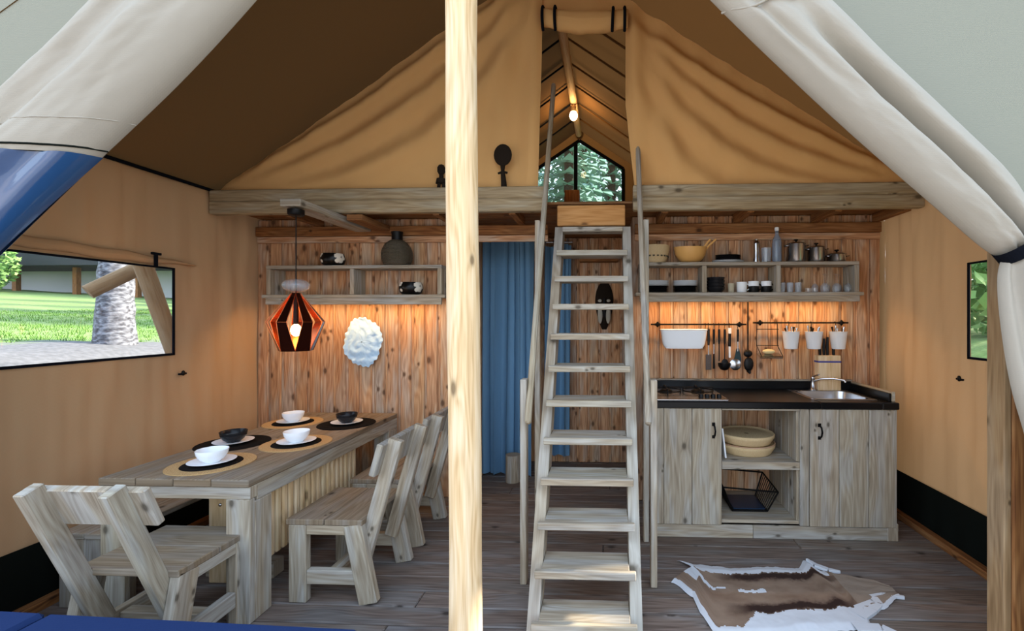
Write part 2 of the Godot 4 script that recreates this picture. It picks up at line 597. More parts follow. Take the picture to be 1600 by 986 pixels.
func shell() -> void:
	var fl := structure("floor")
	var base := MB.new()
	base.bb(Vector3(XL - 0.1, -0.1, -6.8), Vector3(XR + 0.1, -0.034, 1.0))
	obj("subfloor", base, M.black, fl)
	var z := 0.9
	while z > -5.0:
		var x := XL - 0.05
		while x < XR:
			var e := minf(x + rng.randf_range(1.5, 3.2), XR + 0.05)
			if XR - e < 0.5:
				e = XR + 0.05
			plank("floor_board", Vector3(x + 0.002, -0.034, z - 0.137), Vector3(e - 0.002, rng.randf_range(-0.002, 0.0), z), M.deck, fl, 0.005, 0.2, 0.06)
			x = e
		z -= 0.143
	# the plank walls behind the table and behind the kitchen, and the recess between them
	for w in [["wall_back", -3.02, -1.22, -3.85], ["wall_back", 0.2, 2.2, -3.85], ["wall_back", -1.22, 0.2, -4.85]]:
		var n := structure(w[0])
		var x: float = w[1]
		while x < w[2] - 0.02:
			var e: float = minf(x + 0.094, w[2])
			var d := rng.randf_range(-0.003, 0.003)
			plank("wall_board", Vector3(x + 0.001, 0.0, w[3] - 0.024), Vector3(e - 0.001, 2.365, w[3] + d), M.wall, n, 0.009, 0.22, 0.11)
			# the narrow rebate beside each board lies deeper
			plank("rebate_strip", Vector3(e - 0.001, 0.0, w[3] - 0.024), Vector3(e + 0.019, 2.365, w[3] - 0.012), M.wall, n, 0.002, 0.2, 0.08)
			x = e + 0.02
		var bk := MB.new()
		bk.bb(Vector3(w[1], 0.0, w[3] - 0.06), Vector3(w[2], 2.365, w[3] - 0.024))
		obj("backing", bk, M.joist, n)
	for s in [-1.24, 0.2]:
		var n := structure("wall_recess")
		for k in 9:
			plank("wall_board", Vector3(s, 0.0, -3.99 - k * 0.115), Vector3(s + 0.03, 2.365, -3.88 - k * 0.115), M.wall, n, 0.006, 0.2)
	# canvas side walls with their long windows
	for s in [["wall_left", XL, "baseboard_left"], ["wall_right", XR, "baseboard_right"]]:
		var n := structure(s[0])
		var mb := MB.new()
		var x: float = s[1]
		side_sheet(mb, x, -3.9, -1.72, 0.0, 1.268)
		side_sheet(mb, x, -3.9, -1.72, 1.862, EH)
		side_sheet(mb, x, -3.9, -3.08 if x < 0 else -2.996, 1.268, 1.862)
		side_sheet(mb, x, -1.9, -1.72, 1.268, 1.862)
		side_sheet(mb, x, -6.8, -3.9, 0.0, EH)
		obj("canvas", mb, M.tan, n)
		var k := MB.new()
		var i := -signf(x)
		var f := func(a: float, b: float) -> Vector3:
			var zz := lerpf(-3.86, -1.72, a)
			return Vector3(x + i * (0.02 + 0.008 * sin(zz * 31.0) * (1.0 - b) + 0.01 * (1.0 - b)), b * 0.335, zz)
		k.sheet(70, 4, f, Vector3(i, 0, 0))
		obj("skirt", k, M.skirt, n)
		var b := structure(s[2])
		plank("sill_board", Vector3(x + i * 0.035, -0.001, -3.84), Vector3(x + i * 0.09, 0.045, -1.8), M.joist, b)
		# eave seam
		var t := MB.new()
		t.tube([Vector3(x + i * 0.02, EH - 0.01, -6.7), Vector3(x + i * 0.02, EH - 0.01, -1.75)], 0.012, 6)
		obj("eave_rope", t, M.strap, n)
		# toggle that closes the window flap from inside
		var tz := -3.148 if x < 0 else -3.069
		var tg := thing("window_toggle", "small black toggle on the canvas below the long window" if x < 0 else "small black toggle on the right canvas wall below the narrow window", "toggle", Vector3(x + i * 0.01, 1.128, tz))
		var m := MB.new()
		m.ball(Vector3(x + i * 0.018, 1.13, tz), Vector3(0.010, 0.020, 0.014), 8)
		obj("knob", m, M.black, tg)
		var m2 := MB.new()
		m2.tube([Vector3(x + i * 0.012, 1.125, tz - 0.028), Vector3(x + i * 0.014, 1.122, tz), Vector3(x + i * 0.012, 1.125, tz + 0.028)], 0.007, 6)
		obj("cord", m2, M.strap, tg)
		# window
		var wn := structure("window_%d" % (1 if x < 0 else 2))
		var za := -3.08 if x < 0 else -2.996
		var fr := MB.new()
		for q in [[za, -1.9, 1.262, 1.278], [za, -1.9, 1.856, 1.868], [za - 0.004, za + 0.013, 1.262, 1.868], [-1.915, -1.89, 1.262, 1.868]]:
			fr.bb(Vector3(x + i * 0.012, q[2], minf(q[0], q[1])), Vector3(x + i * 0.022, q[3], maxf(q[0], q[1])), 0.002)
		obj("frame", fr, M.strap, wn)
		var pn := MB.new()
		pn.quad(Vector3(x + i * 0.008, 1.26, za), Vector3(x + i * 0.008, 1.26, -1.9), Vector3(x + i * 0.008, 1.87, -1.9), Vector3(x + i * 0.008, 1.87, za), Vector3(i, 0, 0))
		obj("pane", pn, M.pane, wn)
		if x < 0:
			# the blind of canvas rolled up above the window
			var rl := MB.new()
			var g := func(a: float, q: float) -> Vector3:
				var zz := lerpf(-3.22, -1.8, a)
				var r := 0.006 + 0.026 * clampf(a * 3.0, 0.0, 1.0)
				var an := q * TAU
				return Vector3(x + 0.03 + cos(an) * 0.022, 1.905 + 0.03 * a * a + sin(an) * r + 0.004 * sin(zz * 20.0), zz)
			rl.sheet(40, 10, g, Vector3.ZERO)
			obj("rolled_blind", rl, M.tan, wn)
			var st := MB.new()
			st.bb(Vector3(x + 0.05, 1.86, -2.925), Vector3(x + 0.062, 1.95, -2.9), 0.003)
			st.bb(Vector3(x + 0.05, 1.935, -2.945), Vector3(x + 0.066, 1.952, -2.88), 0.003)
			obj("strap", st, M.strap, wn)
	# the roof
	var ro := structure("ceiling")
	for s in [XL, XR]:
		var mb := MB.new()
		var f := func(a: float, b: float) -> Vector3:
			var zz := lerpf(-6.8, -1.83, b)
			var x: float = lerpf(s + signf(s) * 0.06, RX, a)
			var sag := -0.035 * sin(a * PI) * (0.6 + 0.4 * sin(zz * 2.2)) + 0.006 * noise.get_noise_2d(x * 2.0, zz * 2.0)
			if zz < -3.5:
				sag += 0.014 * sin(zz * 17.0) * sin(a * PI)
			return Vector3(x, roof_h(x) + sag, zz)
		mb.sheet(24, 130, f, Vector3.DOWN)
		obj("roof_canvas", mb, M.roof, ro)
		for k in 6:
			var zz := -4.0 - k * 0.45
			var sm := MB.new()
			var p := []
			for j in 9:
				var x := lerpf(s, RX, 0.35 + 0.65 * j / 8.0)
				p.append(Vector3(x, roof_h(x) - 0.03 - 0.03 * sin((0.35 + 0.65 * j / 8.0) * PI), zz))
			sm.tube(p, 0.010, 6)
			obj("roof_seam", sm, M.strap if s < 0 else M.roof, ro)
	# rear gable with its window
	var rg := structure("wall_rear")
	for s in [-1, 1]:
		var po := PackedVector2Array()
		var wx: float = (XR - RX) if s > 0 else (RX - XL)
		for q in [[0, 0.0], [wx, 0.0], [wx, EH], [0, RH], [0, 4.12], [0.64, 3.70], [0.64, 3.08], [0, 3.08]]:
			po.append(Vector2(RX + s * q[0], q[1]))
		var mb := MB.new()
		mb.prism(po, 0.02, Transform3D(Basis(), Vector3(0, 0, -6.76)))
		obj("canvas", mb, M.loft, rg)
	var w3 := structure("window_3")
	var fr := MB.new()
	var pts := [Vector3(RX - 0.64, 3.08, -6.74), Vector3(RX + 0.64, 3.08, -6.74), Vector3(RX + 0.64, 3.70, -6.74), Vector3(RX, 4.12, -6.74), Vector3(RX - 0.64, 3.70, -6.74)]
	for k in 5:
		fr.bar(pts[k], pts[(k + 1) % 5], 0.045, 0.02, Vector3(0, 0, 1).cross(pts[(k + 1) % 5] - pts[k]), 0.002)
	obj("frame", fr, M.strap, w3)
	var mu := MB.new()
	mu.bb(Vector3(-0.50, 3.08, -6.745), Vector3(-0.445, 4.10, -6.725), 0.002)
	obj("mullion", mu, M.strap, w3)
	var pn := MB.new()
	pn.prism(PackedVector2Array([Vector2(RX - 0.64, 3.08), Vector2(RX + 0.64, 3.08), Vector2(RX + 0.64, 3.7), Vector2(RX, 4.12), Vector2(RX - 0.64, 3.7)]), 0.002, Transform3D(Basis(), Vector3(0, 0, -6.76)))
	obj("pane", pn, M.pane, w3)


func swag(p: Vector2, a: Vector2, b: Vector2, ks: Array, w: float, amp: float) -> float:
	var e := b - a
	var t := clampf((p - a).dot(e) / e.length_squared(), 0.0, 1.0)
	var s := (a.lerp(b, t) - p).length() * signf((p - a).cross(e) * signf(e.x))
	var d := 0.0
	for k in ks:
		var q: float = (s - k * pow(sin(t * PI), 0.8)) / (w * (0.5 + k))
		d += amp * exp(-q * q) * minf(1.0, sin(t * PI) * 2.0)
	return d


func loft() -> void:
	# front beams: two boards glued one above the other
	for s in [["left", -3.2, -0.467], ["right", 0.182, 2.24]]:
		var t := thing("loft_beam", "long weathered beam above the dining corner, left of the ladder" if s[0] == "left" else "weathered beam above the kitchen, right of the ladder", "beam", Vector3((s[1] + s[2]) / 2.0, 2.305, -3.37), "beams at the edge of the loft")
		for r in [[2.305, 2.40, -3.35], [2.401, 2.487, -3.352]]:
			var mb := MB.new()
			mb.c = Color(1.02, 0.92, 0.74)
			mb.bb(Vector3(maxf(s[1], XL + 0.02), r[0], -3.42), Vector3(s[2], r[1], r[2]), 0.008, off())
			obj("beam_board", mb, M.grey, t)
	# loft deck seen from below
	var dk := structure("ceiling_loft")
	var zz := -3.44
	while zz > -6.7:
		plank("deck_board", Vector3(XL + 0.03, 2.37, zz - 0.137), Vector3(XR - 0.03, 2.392, zz), M.joist, dk, 0.004, 0.2)
		zz -= 0.14
	for x in [-2.45, -1.30, -0.72, 0.42, 1.05, 1.68, 2.17]:
		var l := "loft joist between the plank walls"
		match x:
			-2.45: l = "narrow joist under the loft left of the lamp's joist"
			-1.30: l = "narrow joist under the loft right above the woven vase shelf's end"
			-0.72: l = "narrow joist under the loft above the blue curtain"
			0.42: l = "reddish joist under the loft nearest right of the ladder"
			1.05: l = "reddish joist under the loft above the plates and the pepper mill"
			1.68: l = "reddish joist under the loft above the shiny pots"
			2.17: l = "reddish joist under the loft along the right canvas wall"
		var mb := MB.new()
		mb.c = tint()
		mb.bb(Vector3(x - 0.025, 2.297, -3.845), Vector3(x + 0.025, 2.369, -3.43), 0.003, off())
		single("joist", mb, M.joist, Vector3(x, 2.297, -3.6), l, "joist", "joists under the loft")
	var pj := MB.new()
	pj.bb(Vector3(-2.126, 2.245, -3.795), Vector3(-1.99, 2.294, -2.9), 0.003, off())
	single("joist", pj, M.grey, Vector3(-2.06, 2.232, -3.35), "flat pale joist that sticks out past the left beam and carries the copper lamp", "joist", "joists under the loft")
	var pj2 := MB.new()
	pj2.bb(Vector3(-1.95, 2.25, -3.795), Vector3(-1.83, 2.294, -3.36), 0.003, off())
	single("joist", pj2, M.joist, Vector3(-1.89, 2.24, -3.6), "flat brown joist under the loft just right of the lamp's joist", "joist", "joists under the loft")
	for s in [["ledger along the plank wall above the dining shelf", -3.0, -0.5], ["ledger along the plank wall above the kitchen shelf", 0.22, 2.2]]:
		var t := thing("ledger", "reddish two-board " + s[0], "ledger", Vector3((s[1] + s[2]) / 2.0, 2.14, -3.82), "ledgers carrying the loft joists")
		plank("ledger_board", Vector3(s[1], 2.215, -3.845), Vector3(s[2], 2.294, -3.80), M.joist, t)
		plank("ledger_board", Vector3(s[1], 2.16, -3.845), Vector3(s[2], 2.213, -3.82), M.wall, t)
	var kp := MB.new()
	kp.bb(Vector3(0.30, 1.97, -3.848), Vector3(0.385, 2.159, -3.80), 0.003, off())
	single("wall_block", kp, M.joist, Vector3(0.34, 1.97, -3.82), "short upright block on the plank wall behind the woven basket", "block")
	var hd := MB.new()
	hd.c = Color(0.72, 0.50, 0.30)
	hd.bb(Vector3(-0.372, 2.195, -3.40), Vector3(0.125, 2.345, -3.36), 0.006, off())
	single("header_board", hd, M.pine, Vector3(-0.12, 2.195, -3.38), "golden board across the top of the ladder", "board")
	# the canvas that closes the loft, in two sheets with an open doorway between them
	var pw := structure("wall_loft")
	for s in [-1, 1]:
		var a := Vector2(-0.4, 4.25) if s < 0 else Vector2(0.12, 3.75)
		var b := Vector2(XL, EH) if s < 0 else Vector2(XR, EH)
		var ks: Array = [0.12, 0.33, 0.6] if s < 0 else [0.10, 0.28, 0.5, 0.8]
		var f := func(u: float, v: float) -> Vector3:
			var h := lerpf(2.45, 4.4, v)
			var edge: float = -0.53 + 0.05 * v if s < 0 else lerpf(0.20, 0.13, clampf((h - 2.5) * 1.2, 0.0, 1.0))
			var x: float = lerpf(XL if s < 0 else XR, edge, u)
			h = lerpf(2.45, roof_h(x) - 0.01, v)
			var d := swag(Vector2(x, h), a, b, ks, 0.09, 0.07)
			var ed := absf(x - edge)
			d += 0.035 * sin(ed * 26.0) * exp(-ed * 4.0) + 0.02 * noise.get_noise_2d(x * 3.0, h * 1.2)
			return Vector3(x, h, -3.46 + d)
		var mb := MB.new()
		mb.sheet(90, 60, f, Vector3(0, 0, 1))
		obj("canvas", mb, M.inner, pw)
	var top := MB.new()
	var g := func(u: float, v: float) -> Vector3:
		var x := lerpf(-0.5, 0.15, u)
		return Vector3(x, lerpf(3.74, roof_h(x), v), -3.47 + 0.02 * sin(u * 14.0))
	top.sheet(16, 6, g, Vector3(0, 0, 1))
	obj("canvas", top, M.inner, pw)
	var fl := thing("rolled_door_flap", "tan canvas door flap rolled up above the loft doorway, tied with black straps", "door flap", Vector3(-0.18, 3.6, -3.43))
	var rl := MB.new()
	var rf := func(u: float, q: float) -> Vector3:
		var x := lerpf(-0.49, 0.145, u)
		var an := q * TAU
		var r := 0.062 + 0.02 * sin(u * PI) + 0.012 * noise.get_noise_2d(x * 7.0, cos(an))
		return Vector3(x, 3.705 + 0.03 * (1.0 - u) + sin(an) * r - 0.035 * sin(u * PI), -3.375 + cos(an) * r * 0.7)
	rl.sheet(30, 14, rf, Vector3.ZERO)
	obj("roll", rl, M.inner, fl)
	for x in [-0.475, -0.385, 0.03, 0.12]:
		var sp := MB.new()
		var p := []
		for k in 9:
			var an := -1.3 + k * 3.0 / 8.0
			p.append(Vector3(x + (0.01 * k / 8.0 if x == 0.03 else 0.0), 3.71 - (0.02 if x > -0.3 else 0.0) + sin(an) * 0.09, -3.375 + cos(an) * 0.075))
		sp.tube(p, 0.011, 6)
		obj("strap", sp, M.strap, fl)
	# inside the loft
	var rp := MB.new()
	rp.tube([Vector3(RX, 4.16, -6.6), Vector3(RX, 4.16, -3.55)], 0.045, 10)
	single("ridge_pole", rp, M.pine, Vector3(RX, 4.115, -5.0), "pale round ridge pole under the peak of the loft", "pole")
	var lb := thing("loft_pendant", "bare glowing bulb hanging below the ridge in the loft", "lamp", Vector3(RX, 3.93, -5.6))
	var co := MB.new()
	co.tube([Vector3(RX, 4.113, -5.6), Vector3(RX, 4.08, -5.6)], 0.006, 6)
	obj("cord", co, M.black, lb)
	var so := MB.new()
	so.lathe([Vector2(0.001, 0.08), Vector2(0.03, 0.08), Vector2(0.034, 0.06), Vector2(0.034, 0.0), Vector2(0.001, 0.0)], Vector3(RX, 4.03, -5.6), 12)
	obj("socket", so, M.pine, lb)
	var bu := MB.new()
	bu.ball(Vector3(RX, 3.985, -5.6), Vector3(0.05, 0.06, 0.05), 14)
	obj("bulb", bu, glow(Color(1.0, 0.86, 0.64), 8.0), lb)
	var ol := OmniLight3D.new()
	ol.name = "loft_bulb"
	ol.light_color = Color(1.0, 0.80, 0.55)
	ol.light_energy = 0.13
	ol.light_size = 0.045
	ol.omni_range = 12.0
	ol.omni_attenuation = 2.0
	ol.shadow_enabled = true
	add_child(ol)
	ol.position = Vector3(RX, 3.985, -5.6)
	var bd := thing("loft_bed", "dark mattress in the loft under the gable window", "bed", Vector3(-0.1, 2.394, -6.1))
	var ma := MB.new()
	ma.bb(Vector3(-1.1, 2.57, -6.65), Vector3(0.9, 2.80, -5.7), 0.05)
	obj("mattress", ma, M.felt, bd)
	var bf := MB.new()
	bf.bb(Vector3(-1.12, 2.394, -6.66), Vector3(0.92, 2.568, -5.68), 0.01)
	obj("bed_base", bf, M.joist, bd)
	var pl := MB.new()
	pl.ball(Vector3(-0.12, 2.955, -6.35), Vector3(0.32, 0.15, 0.14), 16)
	single("pillow", pl, M.felt, Vector3(-0.12, 2.805, -6.35), "dark pillow leaning below the gable window in the loft", "pillow")
	var bx := thing("wooden_box", "small wooden cube on the loft bed in front of the gable window", "box", Vector3(-0.46, 2.80, -6.0))
	plank("box_body", Vector3(-0.56, 2.80, -6.1), Vector3(-0.37, 3.17, -5.92), M.joist, bx)
	# carved figures on the left beam
	var st := thing("carved_statuette", "small dark carved figurine standing on the left loft beam beside the post", "figurine", Vector3(-1.241, 2.487, -3.385))
	var m := MB.new()
	m.ball(Vector3(-1.241, 2.625, -3.385), Vector3(0.032, 0.042, 0.03), 10)
	m.lathe([Vector2(0.001, 0.18), Vector2(0.012, 0.165), Vector2(0.02, 0.15)], Vector3(-1.241, 2.487, -3.385), 8)
	obj("head", m, M.bronze, st)
	var m2 := MB.new()
	m2.lathe([Vector2(0.001, 0.10), Vector2(0.016, 0.10), Vector2(0.018, 0.075), Vector2(0.036, 0.07), Vector2(0.03, 0.04), Vector2(0.022, 0.035), Vector2(0.001, 0.035)], Vector3(-1.241, 2.487, -3.385), 10)
	for s in [-1, 1]:
		m2.tube([Vector3(-1.241 + s * 0.017, 2.53, -3.385), Vector3(-1.241 + s * 0.02, 2.488, -3.383)], [0.012, 0.014], 8)
		m2.tube([Vector3(-1.241 + s * 0.03, 2.553, -3.385), Vector3(-1.241 + s * 0.034, 2.52, -3.38)], 0.008, 6)
	obj("body", m2, M.bronze, st)
	var s2 := thing("disc_headed_statuette", "tall dark carved figure with a big oval disc head on the left loft beam", "figurine", Vector3(-0.779, 2.487, -3.385))
	var q := MB.new()
	q.ball(Vector3(-0.779, 2.728, -3.385), Vector3(0.068, 0.082, 0.016), 20)
	obj("head", q, M.bronze, s2)
	var q2 := MB.new()
	q2.tube([Vector3(-0.779, 2.648, -3.385), Vector3(-0.779, 2.60, -3.385)], [0.018, 0.012], 8)
	q2.tube([Vector3(-0.815, 2.592, -3.385), Vector3(-0.779, 2.602, -3.385), Vector3(-0.745, 2.596, -3.385)], [0.008, 0.011, 0.008], 8)
	q2.tube([Vector3(-0.779, 2.60, -3.385), Vector3(-0.772, 2.53, -3.385), Vector3(-0.770, 2.488, -3.385)], [0.016, 0.020, 0.022], 10)
	obj("body", q2, M.bronze, s2)


func cat(p: Array, t: float) -> Vector2:
	var n := p.size() - 1
	var k := clampf(t, 0.0, 1.0) * n
	var i := mini(int(k), n - 1)
	var a: Vector2 = p[maxi(i - 1, 0)]
	var d: Vector2 = p[mini(i + 2, n)]
	return p[i].cubic_interpolate(p[i + 1], a, d, k - i)


# a bunch of cloth between two outlines in the plane of the tent's front; fold(t, s) lifts its front
func drape(mb: MB, inner: Array, outer: Array, z: float, thick: Callable, fold: Callable, nt := 48, ns := 60) -> void:
	var f := func(u: float, s: float) -> Vector3:
		var t := u * 2.0 if u < 0.5 else 2.0 - u * 2.0
		var p := cat(inner, s).lerp(cat(outer, s), t)
		var prof: float = pow(maxf(0.0, 1.0 - pow(absf(2.0 * t - 1.0), 2.2)), 0.6) * thick.call(s)
		if u < 0.5:
			return Vector3(p.x, p.y, z + prof + fold.call(t, s) * minf(1.0, 4.0 * minf(t, 1.0 - t)))
		return Vector3(p.x, p.y, z - prof * 0.5)
	mb.sheet(nt * 2, ns, f, Vector3.ZERO, 1, 1, null, true)
	# normals outwards: the front half must face the camera
	var tot := 0.0
	for k in range(0, mb.nn.size(), 97):
		tot += mb.nn[k].z * (1.0 if mb.v[k].z > z else -1.0)
	if tot < 0.0:
		for k in mb.nn.size(): mb.nn[k] = -mb.nn[k]
		for k in range(0, mb.v.size(), 3):
			var a := mb.v[k + 1]; mb.v[k + 1] = mb.v[k + 2]; mb.v[k + 2] = a
			var b := mb.nn[k + 1]; mb.nn[k + 1] = mb.nn[k + 2]; mb.nn[k + 2] = b
			var d := mb.uv[k + 1]; mb.uv[k + 1] = mb.uv[k + 2]; mb.uv[k + 2] = d


func bump(x: float, c: float, w: float) -> float:
	var q := (x - c) / w
	return exp(-q * q)


func front() -> void:
	# fixed canvas of the front gable, outside the two curtains
	var wf := structure("wall_front")
	for s in [-1, 1]:
		var po: Array
		if s > 0:
			po = [Vector2(RX, RH + 0.15), Vector2(RX, 3.5), Vector2(0.42, 2.78), Vector2(1.62, 1.70), Vector2(1.72, 0.0), Vector2(2.35, 0.0), Vector2(2.35, 2.62)]
		else:
			po = [Vector2(-1.0, 4.1), Vector2(-1.0, 3.5), Vector2(-1.75, 2.78), Vector2(-2.68, 1.9), Vector2(-2.68, 0.0), Vector2(-3.1, 0.0), Vector2(-3.1, 2.66)]
		var mb := MB.new()
		mb.prism(PackedVector2Array(po), 0.012, Transform3D(Basis(), Vector3(0, 0, -1.84)))
		obj("canvas", mb, M.front, wf)
	# round post in the middle of the entrance
	var po := MB.new()
	var pts := []
	var rad := []
	for k in 25:
		var h := lerpf(0.0, 4.1, k / 24.0)
		pts.append(Vector3(-0.552 + 0.010 * (h - 1.5) * -0.5 + 0.004 * sin(h * 2.1), h, -1.74))
		rad.append(0.0625 - 0.0012 * h + 0.0016 * sin(h * 7.0) * sin(h * 3.1))
	po.tube(pts, rad, 28)
	single("entrance_post", po, M.pine, Vector3(-0.552, 0, -1.74), "round pale pine post in the middle of the tent's entrance", "post")
	var rp := thing("door_post", "squared brown timber post at the right, behind the tied-back curtain", "post", Vector3(1.6, 0, -1.9))
	plank("post_board", Vector3(1.575, 0, -1.94), Vector3(1.70, 1.93, -1.86), M.joist, rp, 0.006, 0.05)
	var eb := MB.new()
	eb.c = Color(0.82, 0.62, 0.42)
	eb.bb(Vector3(1.545, 0, -1.95), Vector3(1.574, 1.93, -1.865), 0.004, off())
	obj("edge_board", eb, M.grey, rp)
	# right curtain: bunched from the ridge to its tie, then hanging free
	var rc := thing("entrance_curtain", "beige canvas curtain gathered to the right and tied with a dark blue strap", "curtain", Vector3(1.45, 0.0, -1.66), "canvas curtains of the entrance")
	var inn := [Vector2(-0.5, 3.72), Vector2(0.05, 3.05), Vector2(0.390, 2.682), Vector2(0.68, 2.39), Vector2(0.91, 2.17), Vector2(1.17, 1.935), Vector2(1.33, 1.79), Vector2(1.405, 1.735)]
	var out := [Vector2(-0.2, 3.84), Vector2(0.35, 3.12), Vector2(0.78, 2.70), Vector2(1.02, 2.45), Vector2(1.22, 2.25), Vector2(1.42, 2.04), Vector2(1.50, 1.90), Vector2(1.515, 1.83)]
	var mb := MB.new()
	var th := func(s: float) -> float: return lerpf(0.09, 0.10, s) * (1.0 - 0.45 * pow(s, 10.0))
	var fo := func(t: float, s: float) -> float:
		var a := clampf((s - 0.30) * 6.0, 0.0, 1.0)
		var d := -0.13 * a * bump(t, 0.58 - 0.05 * s, 0.075 + 0.04 * (1.0 - s)) * (1.0 - 0.3 * s)
		d += -0.02 * bump(s, 0.3, 0.02) * bump(t, 0.3, 0.4)
		d += 0.012 * bump(t, 0.15, 0.04) * bump(s, 0.38, 0.09) - 0.016 * bump(t, 0.25, 0.04) * bump(s, 0.36, 0.07)
		d += 0.010 * sin(t * 40.0) * pow(s, 14.0)
		d += 0.010 * noise.get_noise_2d(t * 2.5, s * 5.0)
		return d
	drape(mb, inn, out, -1.72, th, fo, 60, 90)
	obj("gathered_cloth", mb, M.drape, rc)
	var hem := MB.new()
	var hp := []
	for k in 12:
		var t := k / 11.0
		var p := cat(inn, 0.30 + 0.012 * sin(t * 5.0)).lerp(cat(out, 0.30 + 0.03 * t), t * 0.55)
		hp.append(Vector3(p.x, p.y, -1.72 + pow(maxf(0.0, 1.0 - pow(absf(1.1 * t - 1.0), 2.2)), 0.6) * 0.0915 - 0.006))
	hem.tube(hp, 0.0045, 6)
	obj("seam", hem, M.drape, rc)
	var dr := MB.new()
	var inn2 := [Vector2(1.405, 1.745), Vector2(1.385, 1.66), Vector2(1.395, 1.50), Vector2(1.43, 1.28), Vector2(1.50, 1.0), Vector2(1.53, 0.6), Vector2(1.55, 0.08)]
	var out2 := [Vector2(1.515, 1.84), Vector2(1.62, 1.72), Vector2(1.72, 1.52), Vector2(1.80, 1.25), Vector2(1.86, 0.9), Vector2(1.88, 0.5), Vector2(1.88, 0.08)]
	var th2 := func(s: float) -> float: return 0.05 + 0.05 * s
	var fo2 := func(t: float, s: float) -> float: return (0.016 + 0.022 * s) * sin(t * 34.0 + 0.6 * sin(s * 4.0)) + 0.01 * noise.get_noise_2d(t * 4.0, s * 4.0)
	drape(dr, inn2, out2, -1.70, th2, fo2, 60, 50)
	obj("hanging_cloth", dr, M.drape, rc)
	var tb := MB.new()
	var ax := Vector3(0.11, 0.095, 0).normalized()
	var cn := Vector3(1.462, 1.786, -1.69)
	for k in 40:
		var a0 := TAU * k / 40.0
		var a1 := TAU * (k + 1) / 40.0
		var dn := Vector3(0.62, -0.75, 0).normalized() * 0.022
		var p0 := cn + ax * cos(a0) * 0.094 + Vector3(0, 0, 1) * sin(a0) * 0.078
		var p1 := cn + ax * cos(a1) * 0.094 + Vector3(0, 0, 1) * sin(a1) * 0.078
		var n := (ax * cos(a0) + Vector3(0, 0, 1) * sin(a0)).normalized()
		tb.quad(p0 - dn, p1 - dn, p1 + dn, p0 + dn, n)
	obj("tie_strap", tb, M.strap, rc)
	# left curtain: with a clear vinyl window sewn in below a stitched hem
	var lc := thing("entrance_curtain", "beige canvas curtain gathered to the left with a blue vinyl window below its hem", "curtain", Vector3(-2.3, 0.0, -1.66), "canvas curtains of the entrance")
	var il := [Vector2(-0.62, 3.60), Vector2(-1.0, 3.14), Vector2(-1.364, 2.732), Vector2(-1.66, 2.43), Vector2(-2.0, 2.125), Vector2(-2.36, 1.80), Vector2(-2.60, 1.58)]
	var ol := [Vector2(-0.9, 3.80), Vector2(-1.42, 3.24), Vector2(-1.86, 2.83), Vector2(-2.12, 2.58), Vector2(-2.40, 2.34), Vector2(-2.66, 2.10), Vector2(-2.85, 1.86)]
	var tl := func(s: float) -> float: return 0.14
	var fl := func(t: float, s: float) -> float:
		var d := -0.03 * bump(t, 0.62, 0.09) - 0.018 * bump(t, 0.42 + 0.2 * s, 0.05)
		d += 0.02 * noise.get_noise_2d(t * 2.5, s * 3.0)
		return d
	var hemline := func(t: float) -> float: return 0.655 + 0.14 * t
	for part in 2:
		var m := MB.new()
		var f := func(u: float, v: float) -> Vector3:
			var t := u * 2.0 if u < 0.5 else 2.0 - u * 2.0
			var hs: float = hemline.call(t)
			var s := v * hs if part == 0 else lerpf(hs, 1.0, v)
			var p := cat(il, s).lerp(cat(ol, s), t)
			var prof: float = pow(maxf(0.0, 1.0 - pow(absf(2.0 * t - 1.0), 2.2)), 0.6) * 0.14
			if u < 0.5:
				return Vector3(p.x, p.y, -1.72 + prof + fl.call(t, s) * minf(1.0, 4.0 * minf(t, 1.0 - t)) + (0.012 * sin(t * 22.0 + s * 9.0) if part == 1 else 0.0))
			return Vector3(p.x, p.y, -1.72 - prof * 0.3)
		m.sheet(96, 60 if part == 0 else 24, f, Vector3.ZERO, 1, 1, null, true)
		var tot := 0.0
		for k in range(0, m.nn.size(), 97):
			tot += m.nn[k].z * (1.0 if m.v[k].z > -1.72 else -1.0)
		if tot < 0.0:
			for k in m.nn.size(): m.nn[k] = -m.nn[k]
			for k in range(0, m.v.size(), 3):
				var a := m.v[k + 1]; m.v[k + 1] = m.v[k + 2]; m.v[k + 2] = a
				var b := m.nn[k + 1]; m.nn[k + 1] = m.nn[k + 2]; m.nn[k + 2] = b
				var d := m.uv[k + 1]; m.uv[k + 1] = m.uv[k + 2]; m.uv[k + 2] = d
		if part == 0:
			obj("gathered_cloth", m, M.drape, lc)
		else:
			var vm := mat(Color(0.16, 0.30, 0.47), 0.14)
			vm.metallic_specular = 0.6
			vm.clearcoat_enabled = true
			vm.clearcoat = 0.6
			vm.clearcoat_roughness = 0.08
			obj("vinyl_window", m, vm, lc)
	for k in 2:
		var sm := MB.new()
		var sp := []
		for j in 26:
			var t := j / 25.0
			var s: float = hemline.call(t) - 0.012 - 0.055 * k
			var p := cat(il, s).lerp(cat(ol, s), t)
			var prof := pow(maxf(0.0, 1.0 - pow(absf(2.0 * t - 1.0), 2.2)), 0.6) * 0.14
			sp.append(Vector3(p.x, p.y, -1.72 + prof + fl.call(t, s) * minf(1.0, 4.0 * minf(t, 1.0 - t)) + 0.0005))
		sm.tube(sp, 0.004 if k == 0 else 0.002, 6)
		obj("hem_seam", sm, M.skirt if k == 0 else M.drape, lc)
